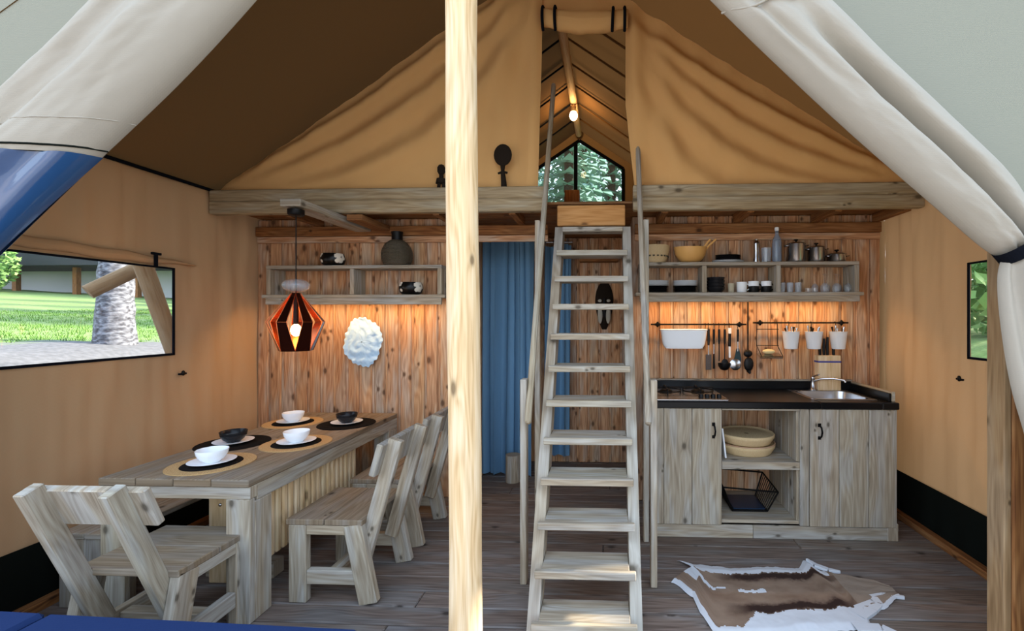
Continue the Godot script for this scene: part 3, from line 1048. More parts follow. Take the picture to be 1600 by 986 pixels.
	# navy cushions of the lounge bed in front of the entrance
	for k in 2:
		var c := MB.new()
		var x0: float = [-3.0, -2.02][k]
		var x1: float = [-2.04, -0.86][k]
		c.box(Transform3D(Basis(Vector3.UP, -0.03), Vector3((x0 + x1) / 2.0, 0.375, [-1.16, -1.125][k])), Vector3(x1 - x0, 0.17, 0.88), 0.015)
		single("lounge_cushion", c, M.navy, Vector3((x0 + x1) / 2.0, 0.29, -1.16), ["navy blue lounge cushion at the picture's left corner, short one", "navy blue lounge cushion at the picture's bottom edge, long one in front of the table"][k], "cushion", "navy cushions of the lounge bed")
	var bb := MB.new()
	bb.bb(Vector3(-3.0, 0.0, -1.56), Vector3(-0.9, 0.285, -0.78), 0.01, off())
	single("daybed", bb, M.grey, Vector3(-1.9, 0, -1.16), "low wooden daybed under the navy cushions in front of the entrance", "daybed")


func ladder() -> void:
	var t := thing("loft_ladder", "steep pale wooden ladder stair with eleven treads leading up to the loft", "ladder", Vector3(-0.11, 0, -2.7))
	var cx := -0.112
	# treads rise 0.189 and go back 0.105 each
	var n := Vector3(0, 0.189, -0.105).normalized()
	for s in [-1, 1]:
		var a := Vector3(cx + s * 0.247, 0.0, -2.235)
		var b := Vector3(cx + s * 0.247, 0.0, -2.235) + n * (2.188 / n.y)
		var mb := MB.new()
		mb.c = tint(0.05)
		# a string sawn level at the floor
		var dz := 0.075
		for k in 1:
			var ax := [a + Vector3(0, 0, dz), a - Vector3(0, 0, dz), b - Vector3(0, 0, dz), b + Vector3(0, 0, dz)]
			var po := PackedVector2Array()
			for p in ax: po.append(Vector2(-p.z, p.y))
			mb.prism(po, 0.058, Transform3D(Basis(Vector3(0, 0, -1), Vector3(0, 1, 0), Vector3(1, 0, 0)), Vector3(cx + s * 0.247, 0, 0)))
		for i in mb.uv.size():
			mb.uv[i] = Vector2(mb.v[i].y / 2.0 + 0.3 * s, (mb.v[i].z - mb.v[i].y * -0.555) / 0.5 + mb.v[i].x)
		obj("string", mb, M.grey, t)
	for i in 12:
		var h := 0.084 + i * 0.189
		var z := -2.15 - i * 0.105
		if i == 11:
			plank("tread", Vector3(cx - 0.217, h - 0.02, z - 0.12), Vector3(cx + 0.217, h + 0.014, z), M.grey, t, 0.004, 0.05)
		else:
			plank("tread", Vector3(cx - 0.217, h - 0.020, z - 0.175), Vector3(cx + 0.217, h + 0.014, z - 0.0005), M.grey, t, 0.004, 0.06)
			plank("tread_nosing", Vector3(cx - 0.247, h - 0.022, z), Vector3(cx + 0.247, h + 0.016, z + 0.03), M.grey, t, 0.004, 0.05)
	for s in [-1, 1]:
		var x: float = cx + s * 0.335
		var r := MB.new()
		r.c = tint(0.05)
		r.bar(Vector3(x, 0.93, -2.555), Vector3(x, 3.44, -3.78), 0.034, 0.05, Vector3.RIGHT, 0.010, off())
		obj("handrail", r, M.grey, t)
		for q in [[-3.17, 2.19], [-2.64, 1.17]]:
			var p := MB.new()
			p.c = tint(0.05)
			var xo: float = x + s * 0.036
			p.bb(Vector3(xo - 0.018, 0.0, q[0] - 0.035), Vector3(xo + 0.018, q[1], q[0] + 0.035), 0.004, off())
			obj("rail_post", p, M.grey, t)


func chair(at: Vector3, label: String, lean: float) -> Node3D:
	var t := thing("dining_chair", label, "chair", Vector3.ZERO, "rough wooden dining chairs round the table")
	for k in 2:
		plank("seat_plank", Vector3(-0.235, 0.415, -0.27 + k * 0.21), Vector3(0.235, 0.446, -0.064 + k * 0.211), M.worn, t, 0.004, 0.06)
	for s in [-1, 1]:
		var x: float = s * 0.2125
		plank("leg", Vector3(x - 0.0225, 0, -0.255), Vector3(x + 0.0225, 0.415, -0.16), M.grey, t, 0.004, 0.06)
		barobj("leg", Vector3(x, 0.0, 0.178), Vector3(x, 0.42, 0.09), 0.1, 0.045, Vector3(0, 0, 1), M.grey, t, 0.004)
		plank("seat_rail", Vector3(x - 0.022, 0.365, -0.158), Vector3(x + 0.022, 0.414, 0.05), M.grey, t)
		plank("stretcher", Vector3(x - 0.02, 0.10, -0.158), Vector3(x + 0.02, 0.175, 0.11), M.grey, t)
		barobj("back_post", Vector3(s * 0.168, 0.18, 0.187 - 0.39 * lean), Vector3(s * 0.168, 0.862, 0.187 + 0.61 * lean), 0.075, 0.042, Vector3(0, 0, 1), M.grey, t, 0.004)
	plank("crossbar", Vector3(-0.19, 0.11, -0.06), Vector3(0.19, 0.165, 0.0), M.grey, t)
	var n := Vector3(0, 0.682, lean).normalized()
	var c := Vector3(0, 0.768, 0.187 + 0.47 * lean - 0.050)
	barobj("backrest", c - n * 0.088, c + n * 0.088, 0.5, 0.034, Vector3.RIGHT, M.grey, t, 0.005)
	t.position = at
	return t


func dining() -> void:
	# table: top of four planks, apron, legs of two planks, slatted panel under the right edge
	var t := thing("dining_table", "long rough-sawn wooden dining table laid with five place settings", "table", Vector3(-2.145, 0, -3.08))
	for k in 4:
		plank("top_plank", Vector3(-2.55 + k * 0.195, 0.682, -3.81), Vector3(-2.55 + (k + 1) * 0.195 - 0.003, 0.72, -2.2), M.worn, t, 0.004, 0.08)
	plank("apron", Vector3(-2.55, 0.62, -2.26), Vector3(-1.772, 0.681, -2.21), M.grey, t)
	plank("apron", Vector3(-1.815, 0.60, -3.81), Vector3(-1.774, 0.681, -2.262), M.grey, t)
	plank("apron", Vector3(-2.55, 0.60, -3.81), Vector3(-2.505, 0.681, -2.262), M.grey, t)
	for q in [[-1.897, -2.21, 1], [-1.897, -3.66, 1], [-2.55, -2.21, -1], [-2.55, -3.66, -1]]:
		plank("leg_board", Vector3(q[0], 0, q[1] - 0.034), Vector3(q[0] + 0.125, 0.62, q[1]), M.grey, t, 0.004, 0.06)
		plank("leg_board", Vector3(q[0] + (0.091 if q[2] > 0 else 0.0), 0, q[1] - 0.15), Vector3(q[0] + (0.125 if q[2] > 0 else 0.034), 0.60, q[1] - 0.035), M.grey, t, 0.004, 0.10)
	for k in 18:
		plank("panel_slat", Vector3(-1.865, 0.22, -2.411 - k * 0.051), Vector3(-1.83, 0.60, -2.375 - k * 0.051), M.pine, t, 0.008, 0.06)
	plank("panel_back", Vector3(-1.882, 0.20, -3.30), Vector3(-1.866, 0.615, -2.375), M.grey, t)
	plank("support_board", Vector3(-2.29, 0.0, -2.60), Vector3(-2.165, 0.62, -2.55), M.pine, t, 0.004)
	plank("foot_beam", Vector3(-2.36, 0.0, -2.70), Vector3(-1.95, 0.09, -2.605), M.grey, t, 0.004)
	for h in [0.19, 0.45]:
		var b := MB.new()
		b.ball(Vector3(-2.22, h, -2.549), Vector3(0.011, 0.011, 0.006), 10)
		obj("bolt", b, M.steel, t)
	# bench along the canvas wall
	var be := thing("wall_bench", "low wooden bench between the table and the left canvas wall", "bench", Vector3(-2.76, 0, -3.0))
	for k in 2:
		plank("seat_plank", Vector3(-2.88 + k * 0.15, 0.365, -3.75), Vector3(-2.733 + k * 0.15, 0.395, -2.29), M.grey, be)
	for z in [-2.30, -3.65]:
		plank("end_panel", Vector3(-2.88, 0.0, z - 0.045), Vector3(-2.735, 0.364, z), M.grey, be)
		plank("end_panel", Vector3(-2.733, 0.0, z - 0.045), Vector3(-2.583, 0.364, z), M.grey, be)
	# chairs
	chair(Vector3(-2.058, 0, -2.03), "rough wooden chair at the near end of the table, seen from behind", 0.27)
	var c := chair(Vector3(-1.45, 0, -2.625), "rough wooden chair on the right side of the table, the nearer one", 0.192)
	c.rotation.y = PI / 2
	dup(c, Vector3(-1.45, 0, -3.24), PI / 2, "rough wooden chair on the table's right side, the farther one beside the post", "rough wooden dining chairs round the table")
	# place settings
	var sets := [[-2.17, -2.44, 0, "at the table's near end"], [-1.985, -2.86, 0, "on the table's right side, second from the near end"], [-2.385, -2.84, 1, "on the table's wall side, nearer the window"], [-2.40, -3.42, 0, "on the table's wall side by the planks"], [-1.97, -3.40, 1, "on the table's right side at the far end"]]
	for s in sets:
		var at := Vector3(s[0], 0.72, s[1])
		var dark: bool = s[2] == 1
		var pm := thing("placemat", ("round dark brown felt placemat " if dark else "straw placemat with a black centre ") + s[3], "placemat", at, "round placemats on the table")
		var m := MB.new()
		var pr := [Vector2(0.001, 0.0045)]
		for k in 14:
			pr.append(Vector2(0.14 + k * 0.0045, 0.005 if k % 2 else 0.0035))
		pr.append_array([Vector2(0.2, 0.003), Vector2(0.2, 0.0), Vector2(0.001, 0.0)])
		m.lathe(pr, at, 44)
		obj("rim", m, M.felt if dark else M.mat, pm)
		if not dark:
			var m2 := MB.new()
			m2.lathe([Vector2(0.001, 0.0065), Vector2(0.137, 0.0065), Vector2(0.139, 0.004)], at, 40)
			obj("centre", m2, M.felt, pm)
		var pl := MB.new()
		var a2 := at + Vector3(0, 0.0066, 0)
		pl.lathe([Vector2(0.001, 0.0), Vector2(0.06, 0.0), Vector2(0.07, 0.004), Vector2(0.108, 0.014), Vector2(0.110, 0.0155), Vector2(0.106, 0.0165), Vector2(0.07, 0.008), Vector2(0.06, 0.006), Vector2(0.001, 0.006)], a2, 40)
		var pb := single("plate", pl, M.white, a2, "white plate under the %s bowl %s" % ["dark" if dark else "white", s[3]], "plate", "white plates on the table")
		var bo := MB.new()
		var a3 := a2 + Vector3(0, 0.0062, 0)
		bo.lathe([Vector2(0.001, 0.0), Vector2(0.036, 0.0), Vector2(0.038, 0.004), Vector2(0.056, 0.018), Vector2(0.070, 0.042), Vector2(0.075, 0.066), Vector2(0.074, 0.068), Vector2(0.071, 0.066), Vector2(0.066, 0.042), Vector2(0.05, 0.018), Vector2(0.03, 0.009), Vector2(0.001, 0.008)], a3, 40)
		single("bowl", bo, M.char if dark else M.white, a3, "%s bowl on a white plate %s" % ["dark grey" if dark else "white", s[3]], "bowl", "bowls on the table")
	# wall shelf
	shelf("open wooden shelf on the plank wall above the table", -2.80, -1.34, [-2.083], 1.95, 1.71, 1.63)
	led(-2.74, -1.42, 1.655, "dining")
	for s in [[-2.283, 1.9505, "on top of the dining shelf"], [-1.623, 1.7105, "inside the dining shelf's right compartment"]]:
		var im := Image.create_empty(128, 64, false, Image.FORMAT_RGB8)
		im.fill(Color(0.05, 0.045, 0.04))
		var r := RandomNumberGenerator.new()
		r.seed = 5
		for k in 44:
			var cx := (k * 43) % 128
			var cy := r.randi_range(14, 34)
			var rr := r.randf_range(2.5, 4.2)
			for y in range(-7, 8):
				for x in range(-7, 8):
					if x * x * 0.7 + y * y < rr * rr:
						im.set_pixel((cx + x + 128) % 128, clampi(cy + y, 0, 63), Color(0.9, 0.87, 0.8))
		if not M.has("spots"):
			M.spots = mat(Color.WHITE, 0.3)
			M.spots.albedo_texture = ImageTexture.create_from_image(im)
		var b := MB.new()
		b.lathe([Vector2(0.001, 0.0), Vector2(0.06, 0.0), Vector2(0.085, 0.02), Vector2(0.096, 0.05), Vector2(0.092, 0.08), Vector2(0.082, 0.102), Vector2(0.076, 0.102), Vector2(0.084, 0.078), Vector2(0.086, 0.05), Vector2(0.07, 0.02), Vector2(0.001, 0.012)], Vector3(s[0], s[1], -3.735), 36)
		single("spotted_bowl", b, M.spots, Vector3(s[0], s[1], -3.735), "small black bowl with cream spots " + s[2], "bowl", "spotted bowls on the dining shelf")
	var v := MB.new()
	var pr := [Vector2(0.001, 0.0), Vector2(0.08, 0.0)]
	for k in 40:
		var h := k / 39.0 * 0.20
		var r := 0.122 * sqrt(maxf(0.03, 1.0 - pow((h - 0.08) / 0.135, 2.0)))
		pr.append(Vector2(maxf(r, 0.036) + (0.003 if k % 2 else -0.001), h + 0.004))
	pr.append_array([Vector2(0.034, 0.215), Vector2(0.032, 0.235), Vector2(0.040, 0.27), Vector2(0.03, 0.275), Vector2(0.026, 0.22), Vector2(0.001, 0.21)])
	v.lathe(pr, Vector3(-1.735, 1.9505, -3.725), 40)
	var wv := thing("woven_vase", "dark round woven vase with a narrow neck on top of the dining shelf", "vase", Vector3(-1.735, 1.9505, -3.725))
	obj("body", v, M.dark_wicker, wv)
	var vn := MB.new()
	vn.lathe([Vector2(0.044, 0.205), Vector2(0.043, 0.25), Vector2(0.048, 0.278), Vector2(0.040, 0.28), Vector2(0.037, 0.25), Vector2(0.036, 0.21)], Vector3(-1.735, 1.9505, -3.725), 20)
	obj("neck", vn, M.black, wv)
	# ruffled pale wall ornament
	var d := MB.new()
	var f := func(u: float, w: float) -> Vector3:
		var an := u * TAU
		var rr := w * (1.0 + 0.02 * sin(an * 9.0 + 1.0) * w + 0.03 * sin(an * 23.0) * w + 0.03 * sin(an * 4.0))
		var x := cos(an) * rr * 0.165
		var y := sin(an) * rr * 0.208
		var z := 0.022 * (1.0 - w * w) + 0.012 * noise.get_noise_2d(x * 14.0 + 5.0, y * 14.0 + 0.6 * sin(an * 2.0)) * w + 0.006 * sin(w * 16.0 + 2.0 * sin(an * 3.0)) * w
		return Vector3(-2.072 + x, 1.318 + y, -3.815 + maxf(z, -0.02))
	d.sheet(120, 22, f, Vector3(0, 0, 1), 1, 1, null, true)
	var orn := thing("wall_ornament", "pale blue-white ruffled oval ornament on the plank wall under the dining shelf", "ornament", Vector3(-2.072, 1.10, -3.82))
	obj("ruffled_disc", d, M.plaster, orn)
	var bk := MB.new()
	bk.lathe([Vector2(0.001, 0.0), Vector2(0.13, 0.0), Vector2(0.14, 0.016)], Vector3(-2.072, 1.318, -3.838), 30, Basis(Vector3.RIGHT, PI / 2), Vector2(1, 1.2))
	obj("backing", bk, M.white, orn)
	# copper pendant: solid facets with diamond openings between them
	var cx := -2.052
	var cz := -2.95
	var lp := thing("copper_pendant", "faceted dark copper pendant lamp with a glowing bulb over the table", "lamp", Vector3(cx, 1.305, cz))
	var cn := MB.new()
	cn.lathe([Vector2(0.001, 2.232), Vector2(0.05, 2.232), Vector2(0.05, 2.20), Vector2(0.04, 2.192), Vector2(0.001, 2.192)], Vector3(cx, 0, cz), 20)
	obj("canopy", cn, M.black, lp)
	var cd := MB.new()
	cd.tube([Vector3(cx, 2.195, cz), Vector3(cx, 1.68, cz)], 0.0035, 6)
	obj("cord", cd, M.black, lp)
	var gl := MB.new()
	gl.ball(Vector3(cx, 1.735, cz), Vector3(0.082, 0.044, 0.082), 24)
	obj("glass_bead", gl, M.tinted, lp)
	var rng2 := [0.026, 0.178, 0.100]
	var hy := [1.685, 1.495, 1.305]
	for side in 2:
		var mb := MB.new()
		var q := -0.0025 * side
		for k in 7:
			var a0 := TAU * (k + 0.12) / 7.0
			var a1 := TAU * (k + 1.12) / 7.0
			var am := (a0 + a1) / 2.0
			var g := func(an: float, i: int) -> Vector3:
				return Vector3(cx + cos(an) * (rng2[i] + q), hy[i], cz + sin(an) * (rng2[i] + q))
			var A: Vector3 = g.call(a0, 0)
			var B: Vector3 = g.call(a1, 0)
			var P: Vector3 = g.call(am, 1)
			var C: Vector3 = g.call(a0, 2)
			var D: Vector3 = g.call(a1, 2)
			var P0: Vector3 = P.lerp(g.call(am - TAU / 7.0, 1), 0.22)
			var P1: Vector3 = P.lerp(g.call(am + TAU / 7.0, 1), 0.22)
			var sg := 1.0 if side == 0 else -1.0
			for tr in [[A, B, P1], [A, P1, P0], [P0, P1, D], [P0, D, C]]:
				var n: Vector3 = (tr[1] - tr[0]).cross(tr[2] - tr[0]).normalized()
				if n.dot(tr[0] + tr[1] + tr[2] - Vector3(cx, 1.48, cz) * 3.0) < 0.0: n = -n
				n *= sg
				mb.tri(tr[0], tr[1], tr[2], n, n, n)
			if side == 0:
				var e := MB.new()
				e.tube([A, P0, C], 0.0022, 5)
				e.tube([B, P1, D], 0.0022, 5)
				e.tube([P0, P1], 0.0018, 5)
				obj("edge_wire", e, M.copper, lp)
		obj("outer_facets" if side == 0 else "inner_facets", mb, mat(Color(0.30, 0.14, 0.10), 0.25, 0.9) if side == 0 else M.copper, lp)
	var bu := MB.new()
	bu.ball(Vector3(cx, 1.44, cz), Vector3(0.032, 0.042, 0.032), 14)
	obj("bulb", bu, glow(Color(1.0, 0.82, 0.52), 7.0), lp)
	var so := MB.new()
	so.tube([Vector3(cx, 1.48, cz), Vector3(cx, 1.68, cz)], 0.016, 10)
	obj("socket", so, M.black, lp)
	var ol := OmniLight3D.new()
	ol.name = "pendant_bulb"
	ol.light_color = Color(1.0, 0.70, 0.38)
	ol.light_energy = 0.025
	ol.light_size = 0.03
	ol.omni_range = 12.0
	ol.omni_attenuation = 2.0
	ol.shadow_enabled = true
	add_child(ol)
	ol.position = Vector3(cx, 1.44, cz)


func shelf(label: String, x0: float, x1: float, div: Array, top: float, bot: float, lip: float) -> void:
	var t := thing("wall_shelf", label, "shelf", Vector3((x0 + x1) / 2.0, lip, -3.75))
	plank("shelf_board", Vector3(x0, top - 0.028, -3.845), Vector3(x1, top, -3.66), M.grey, t)
	plank("shelf_board", Vector3(x0 - 0.03, bot - 0.026, -3.845), Vector3(x1 + 0.03, bot, -3.65), M.grey, t)
	plank("front_lip", Vector3(x0, lip, -3.675), Vector3(x1, bot - 0.027, -3.652), M.grey, t)
	for x in [x0, x1 - 0.036]:
		plank("end_board", Vector3(x, bot + 0.0005, -3.845), Vector3(x + 0.036, top - 0.0285, -3.662), M.grey, t)
	for x in div:
		plank("divider", Vector3(x - 0.018, bot + 0.0005, -3.845), Vector3(x + 0.018, top - 0.0285, -3.664), M.grey, t)


# a warm strip lamp under a shelf
func led(x0: float, x1: float, y: float, of: String) -> void:
	var t := thing("strip_light", "thin warm strip light hidden under the %s shelf" % of, "light", Vector3((x0 + x1) / 2.0, y, -3.70))
	var h := MB.new()
	h.bb(Vector3(x0, y + 0.008, -3.715), Vector3(x1, y + 0.029, -3.685), 0.002)
	obj("housing", h, M.white, t)
	var g := MB.new()
	g.bb(Vector3(x0, y, -3.714), Vector3(x1, y + 0.008, -3.686), 0.002)
	obj("diffuser", g, glow(Color(1.0, 0.82, 0.58), 1.2), t)
	var a := AreaLight3D.new()
	a.name = "strip_" + of
	a.area_size = Vector2(x1 - x0, 0.028)
	a.light_color = Color(1.0, 0.78, 0.50)
	a.light_energy = LED
	a.shadow_enabled = true
	add_child(a)
	a.position = Vector3((x0 + x1) / 2.0, y - 0.004, -3.70)
	a.rotation.x = -PI / 2


const LED := 0.28


func kitchen() -> void:
	var zf := -3.22
	var t := thing("kitchen_unit", "low kitchen cabinet of weathered planks with two doors and an open middle", "cabinet", Vector3(1.14, 0, -3.5))
	# carcass
	for q in [[0.32, 0.345], [0.762, 0.786], [1.316, 1.34], [1.925, 1.955]]:
		plank("upright", Vector3(q[0], 0.095, -3.80), Vector3(q[1], 0.895, zf - 0.022), M.grey, t)
	plank("bottom_board", Vector3(0.345, 0.095, -3.80), Vector3(1.925, 0.118, zf - 0.022), M.grey, t)
	for k in 3:
		plank("shelf_board", Vector3(0.787, 0.500, -3.80 + k * 0.19), Vector3(1.315, 0.525, -3.612 + k * 0.19 ), M.grey, t)
	for k in 5:
		plank("back_board", Vector3(0.787 + k * 0.106, 0.119, -3.80), Vector3(0.787 + (k + 1) * 0.106 - 0.003, 0.895, -3.785), M.wall, t)
	for k in 4:
		plank("lining_board", Vector3(1.300, 0.119, -3.78 + k * 0.135), Vector3(1.3155, 0.499, -3.648 + k * 0.135), M.grey, t)
		plank("lining_board", Vector3(1.300, 0.526, -3.78 + k * 0.135), Vector3(1.3155, 0.895, -3.648 + k * 0.135), M.grey, t)
	plank("face_strip", Vector3(1.317, 0.092, zf - 0.02), Vector3(1.378, 0.895, zf), M.grey, t)
	plank("face_strip", Vector3(0.786, 0.475, zf - 0.02), Vector3(1.316, 0.528, zf), M.grey, t)
	plank("face_strip", Vector3(0.786, 0.882, zf - 0.02), Vector3(1.316, 0.897, zf), M.grey, t)
	plank("plinth_board", Vector3(0.31, 0.0, zf - 0.022), Vector3(1.0, 0.088, zf - 0.002), M.grey, t)
	plank("plinth_board", Vector3(1.002, 0.0, zf - 0.022), Vector3(1.965, 0.088, zf), M.grey, t)
	plank("plinth_board", Vector3(1.90, 0.0, zf - 0.03), Vector3(1.972, 0.12, zf + 0.004), M.grey, t)
	plank("side_board", Vector3(1.956, 0.0, -3.80), Vector3(1.97, 0.895, zf - 0.03), M.grey, t)
	for d in [[[0.32, 0.386, 0.58, 0.785], 0.727], [[1.38, 1.578, 1.776, 1.962], 1.443]]:
		var dm := MB.new()
		dm.bb(Vector3(d[0][0] + 0.02, 0.12, zf - 0.02), Vector3(d[0][3] - 0.02, 0.88, zf - 0.012))
		var door := obj("door", dm, M.grey, t)
		for k in 3:
			plank("door_plank", Vector3(d[0][k] + 0.0015, 0.092, zf - 0.012), Vector3(d[0][k + 1] - 0.0015, 0.896, zf + 0.008), M.grey, door, 0.004, 0.08)
		var h := MB.new()
		var hx: float = d[1]
		h.bb(Vector3(hx - 0.011, 0.775, zf + 0.008), Vector3(hx + 0.011, 0.80, zf + 0.013), 0.003)
		h.bb(Vector3(hx - 0.010, 0.69, zf + 0.008), Vector3(hx + 0.010, 0.712, zf + 0.013), 0.003)
		h.tube([Vector3(hx, 0.785, zf + 0.014), Vector3(hx + 0.003, 0.775, zf + 0.035), Vector3(hx + 0.006, 0.745, zf + 0.04), Vector3(hx + 0.003, 0.715, zf + 0.035), Vector3(hx, 0.702, zf + 0.013)], 0.006, 8)
		obj("handle", h, M.iron, door)
	# worktop with a hole for the sink
	var w := thing("worktop", "black laminate worktop on the kitchen cabinet", "worktop", Vector3(1.13, 0.8975, -3.5))
	var sx0 := 1.45
	var sx1 := 1.86
	var sz0 := -3.70
	var sz1 := -3.32
	var m := MB.new()
	m.bb(Vector3(0.287, 0.8975, -3.80), Vector3(sx0, 0.945, -3.2), 0.006)
	m.bb(Vector3(sx1, 0.8975, -3.80), Vector3(1.972, 0.945, -3.2), 0.006)
	m.bb(Vector3(sx0, 0.8975, sz1), Vector3(sx1, 0.945, -3.2), 0.006)
	m.bb(Vector3(sx0, 0.8975, -3.80), Vector3(sx1, 0.945, sz0), 0.006)
	obj("slab", m, M.laminate, w)
	m = MB.new()
	m.bb(Vector3(0.30, 0.945, -3.80), Vector3(1.95, 1.012, -3.785), 0.002)
	m.bb(Vector3(1.935, 0.945, -3.785), Vector3(1.95, 1.0, -3.26), 0.002)
	obj("splashback", m, M.laminate, w)
	plank("splash_trim", Vector3(0.30, 0.945, -3.845), Vector3(1.97, 1.022, -3.80), M.grey, w, 0.002)
	plank("splash_trim", Vector3(1.951, 0.945, -3.80), Vector3(1.972, 1.012, -3.25), M.grey, w, 0.002)
	var s := thing("sink", "stainless steel sink let into the right of the black worktop", "sink", Vector3(1.655, 0.82, -3.51))
	m = MB.new()
	var rim := func(lo: Vector3, hi: Vector3) -> void: m.bb(lo, hi, 0.0015)
	rim.call(Vector3(sx0 - 0.02, 0.945, sz0 - 0.05), Vector3(sx1 + 0.02, 0.949, sz0 + 0.01))
	rim.call(Vector3(sx0 - 0.02, 0.945, sz1 - 0.01), Vector3(sx1 + 0.02, 0.949, sz1 + 0.02))
	rim.call(Vector3(sx0 - 0.02, 0.945, sz0 + 0.01), Vector3(sx0 + 0.01, 0.949, sz1 - 0.01))
	rim.call(Vector3(sx1 - 0.01, 0.945, sz0 + 0.01), Vector3(sx1 + 0.02, 0.949, sz1 - 0.01))
	obj("rim", m, M.steel, s)
	m = MB.new()
	var bs := func(u: float, v: float) -> Vector3:
		var an := u * TAU
		var cxx := 1.655
		var czz := -3.51
		var r := 1.0 - 0.12 * v
		var ex: float = signf(cos(an)) * pow(absf(cos(an)), 0.4) * 0.198 * r
		var ez: float = signf(sin(an)) * pow(absf(sin(an)), 0.4) * 0.182 * r
		if v > 0.8:
			var k := (1.0 - v) / 0.2
			ex *= k
			ez *= k
		return Vector3(cxx + ex, 0.947 - 0.12 * minf(1.0, v / 0.8), czz + ez)
	m.sheet(48, 10, bs, Vector3.ZERO, 1, 1, null, true)
	obj("basin", m, M.steel, s)
	var fa := thing("faucet", "chrome mixer tap behind the sink, in front of the knife block", "faucet", Vector3(1.62, 0.9492, -3.72))
	m = MB.new()
	m.lathe([Vector2(0.001, 0.0), Vector2(0.024, 0.0), Vector2(0.024, 0.008), Vector2(0.017, 0.012), Vector2(0.016, 0.085), Vector2(0.018, 0.09), Vector2(0.016, 0.105), Vector2(0.001, 0.108)], Vector3(1.62, 0.9492, -3.72), 16)
	obj("body", m, M.steel, fa)
	m = MB.new()
	m.tube([Vector3(1.62, 1.02, -3.72), Vector3(1.665, 1.045, -3.675), Vector3(1.74, 1.052, -3.64), Vector3(1.80, 1.045, -3.59), Vector3(1.805, 1.03, -3.585)], 0.009, 10)
	obj("spout", m, M.steel, fa)
	m = MB.new()
	m.tube([Vector3(1.62, 1.058, -3.72), Vector3(1.635, 1.075, -3.67), Vector3(1.632, 1.082, -3.64)], [0.008, 0.006, 0.006], 8)
	obj("lever", m, M.steel, fa)
	# gas hob
	var hb := thing("gas_hob", "steel two-burner gas hob with black pan grates at the worktop's left end", "hob", Vector3(0.58, 0.945, -3.5))
	m = MB.new()
	m.bb(Vector3(0.305, 0.9455, -3.76), Vector3(0.835, 0.957, -3.225), 0.006)
	obj("plate", m, M.steel, hb)
	for k in 2:
		var bx := 0.44 + k * 0.24
		m = MB.new()
		m.lathe([Vector2(0.001, 0.022), Vector2(0.035, 0.022), Vector2(0.038, 0.016), Vector2(0.048, 0.014), Vector2(0.05, 0.0)], Vector3(bx, 0.957, -3.53), 20)
		obj("burner", m, M.iron, hb)
		m = MB.new()
		for a in 4:
			var d := Vector3(cos(a * PI / 2 + 0.0), 0, sin(a * PI / 2))
			m.bar(Vector3(bx, 0.992, -3.53) + d * 0.03, Vector3(bx, 0.992, -3.53) + d * 0.115, 0.008, 0.012, Vector3.UP, 0.001)
			m.bar(Vector3(bx, 0.957, -3.53) + d * 0.112, Vector3(bx, 0.997, -3.53) + d * 0.112, 0.009, 0.009, Vector3.RIGHT if a % 2 else Vector3.BACK, 0.001)
		var rg := []
		for a in 24: rg.append(Vector3(bx + cos(TAU * a / 24) * 0.112, 0.972, -3.53 + sin(TAU * a / 24) * 0.112))
		m.tube(rg, 0.0045, 6, false, true)
		obj("pan_grate", m, M.iron, hb)
	for k in 4:
		m = MB.new()
		m.lathe([Vector2(0.001, 0.024), Vector2(0.014, 0.024), Vector2(0.017, 0.018), Vector2(0.018, 0.0)], Vector3(0.66 + k * 0.042, 0.957, -3.30), 14)
		obj("knob", m, M.black, hb)
	# things in the open middle
	for k in 2:
		m = MB.new()
		var pr := []
		var r0 := 0.202 - 0.004 * k
		pr.append(Vector2(0.001, 0.0))
		for i in 7: pr.append(Vector2(r0 - 0.03 + i * 0.005 + (0.003 if i % 2 else 0.0), i * 0.009))
		pr.append_array([Vector2(r0 + 0.002, 0.066), Vector2(r0 - 0.004, 0.072), Vector2(r0 - 0.012, 0.066)])
		for i in 12: pr.append(Vector2((r0 - 0.02) * (1.0 - i / 12.0) + 0.001, 0.060 if i % 2 else 0.0635))
		var at := Vector3(1.035, 0.5255 + k * 0.072, -3.50)
		m.lathe(pr, at, 44)
		single("woven_tray", m, M.straw, at, ["round woven straw tray, the lower of the two on the cabinet's middle shelf", "round woven straw tray lying on top of another on the cabinet's middle shelf"][k], "tray", "woven trays in the cabinet")
		if k == 1:
			m = MB.new()
			var rg := []
			for a in 40: rg.append(at + Vector3(cos(TAU * a / 40) * 0.2, 0.002, sin(TAU * a / 40) * 0.2))
			m.tube(rg, 0.005, 6, false, true)
			obj("dark_band", m, M.wall, get_node("woven_tray_001"))
	m = MB.new()
	m.box(Transform3D(Basis(Vector3.BACK, 0.12), Vector3(0.815, 0.64, -3.42)), Vector3(0.012, 0.21, 0.3), 0.004)
	single("leaning_board", m, M.white, Vector3(0.815, 0.5255, -3.42), "thin pale board leaning on the left inside of the cabinet beside the woven trays", "board")
	var dr := thing("dish_rack", "black wire dish rack on the cabinet's bottom", "rack", Vector3(1.04, 0.1185, -3.5))
	m = MB.new()
	var c8 := []
	for q in [[0.90, 0.125, -3.38], [1.15, 0.125, -3.38], [1.15, 0.125, -3.66], [0.90, 0.125, -3.66], [0.83, 0.30, -3.36], [1.22, 0.27, -3.36], [1.22, 0.30, -3.70], [0.83, 0.33, -3.70]]:
		c8.append(Vector3(q[0], q[1], q[2]))
	for e in [[0, 1], [1, 2], [2, 3], [3, 0], [4, 5], [5, 6], [6, 7], [7, 4], [0, 4], [1, 5], [2, 6], [3, 7]]:
		m.tube([c8[e[0]], c8[e[1]]], 0.006, 6)
	obj("wire_frame", m, M.iron, dr)
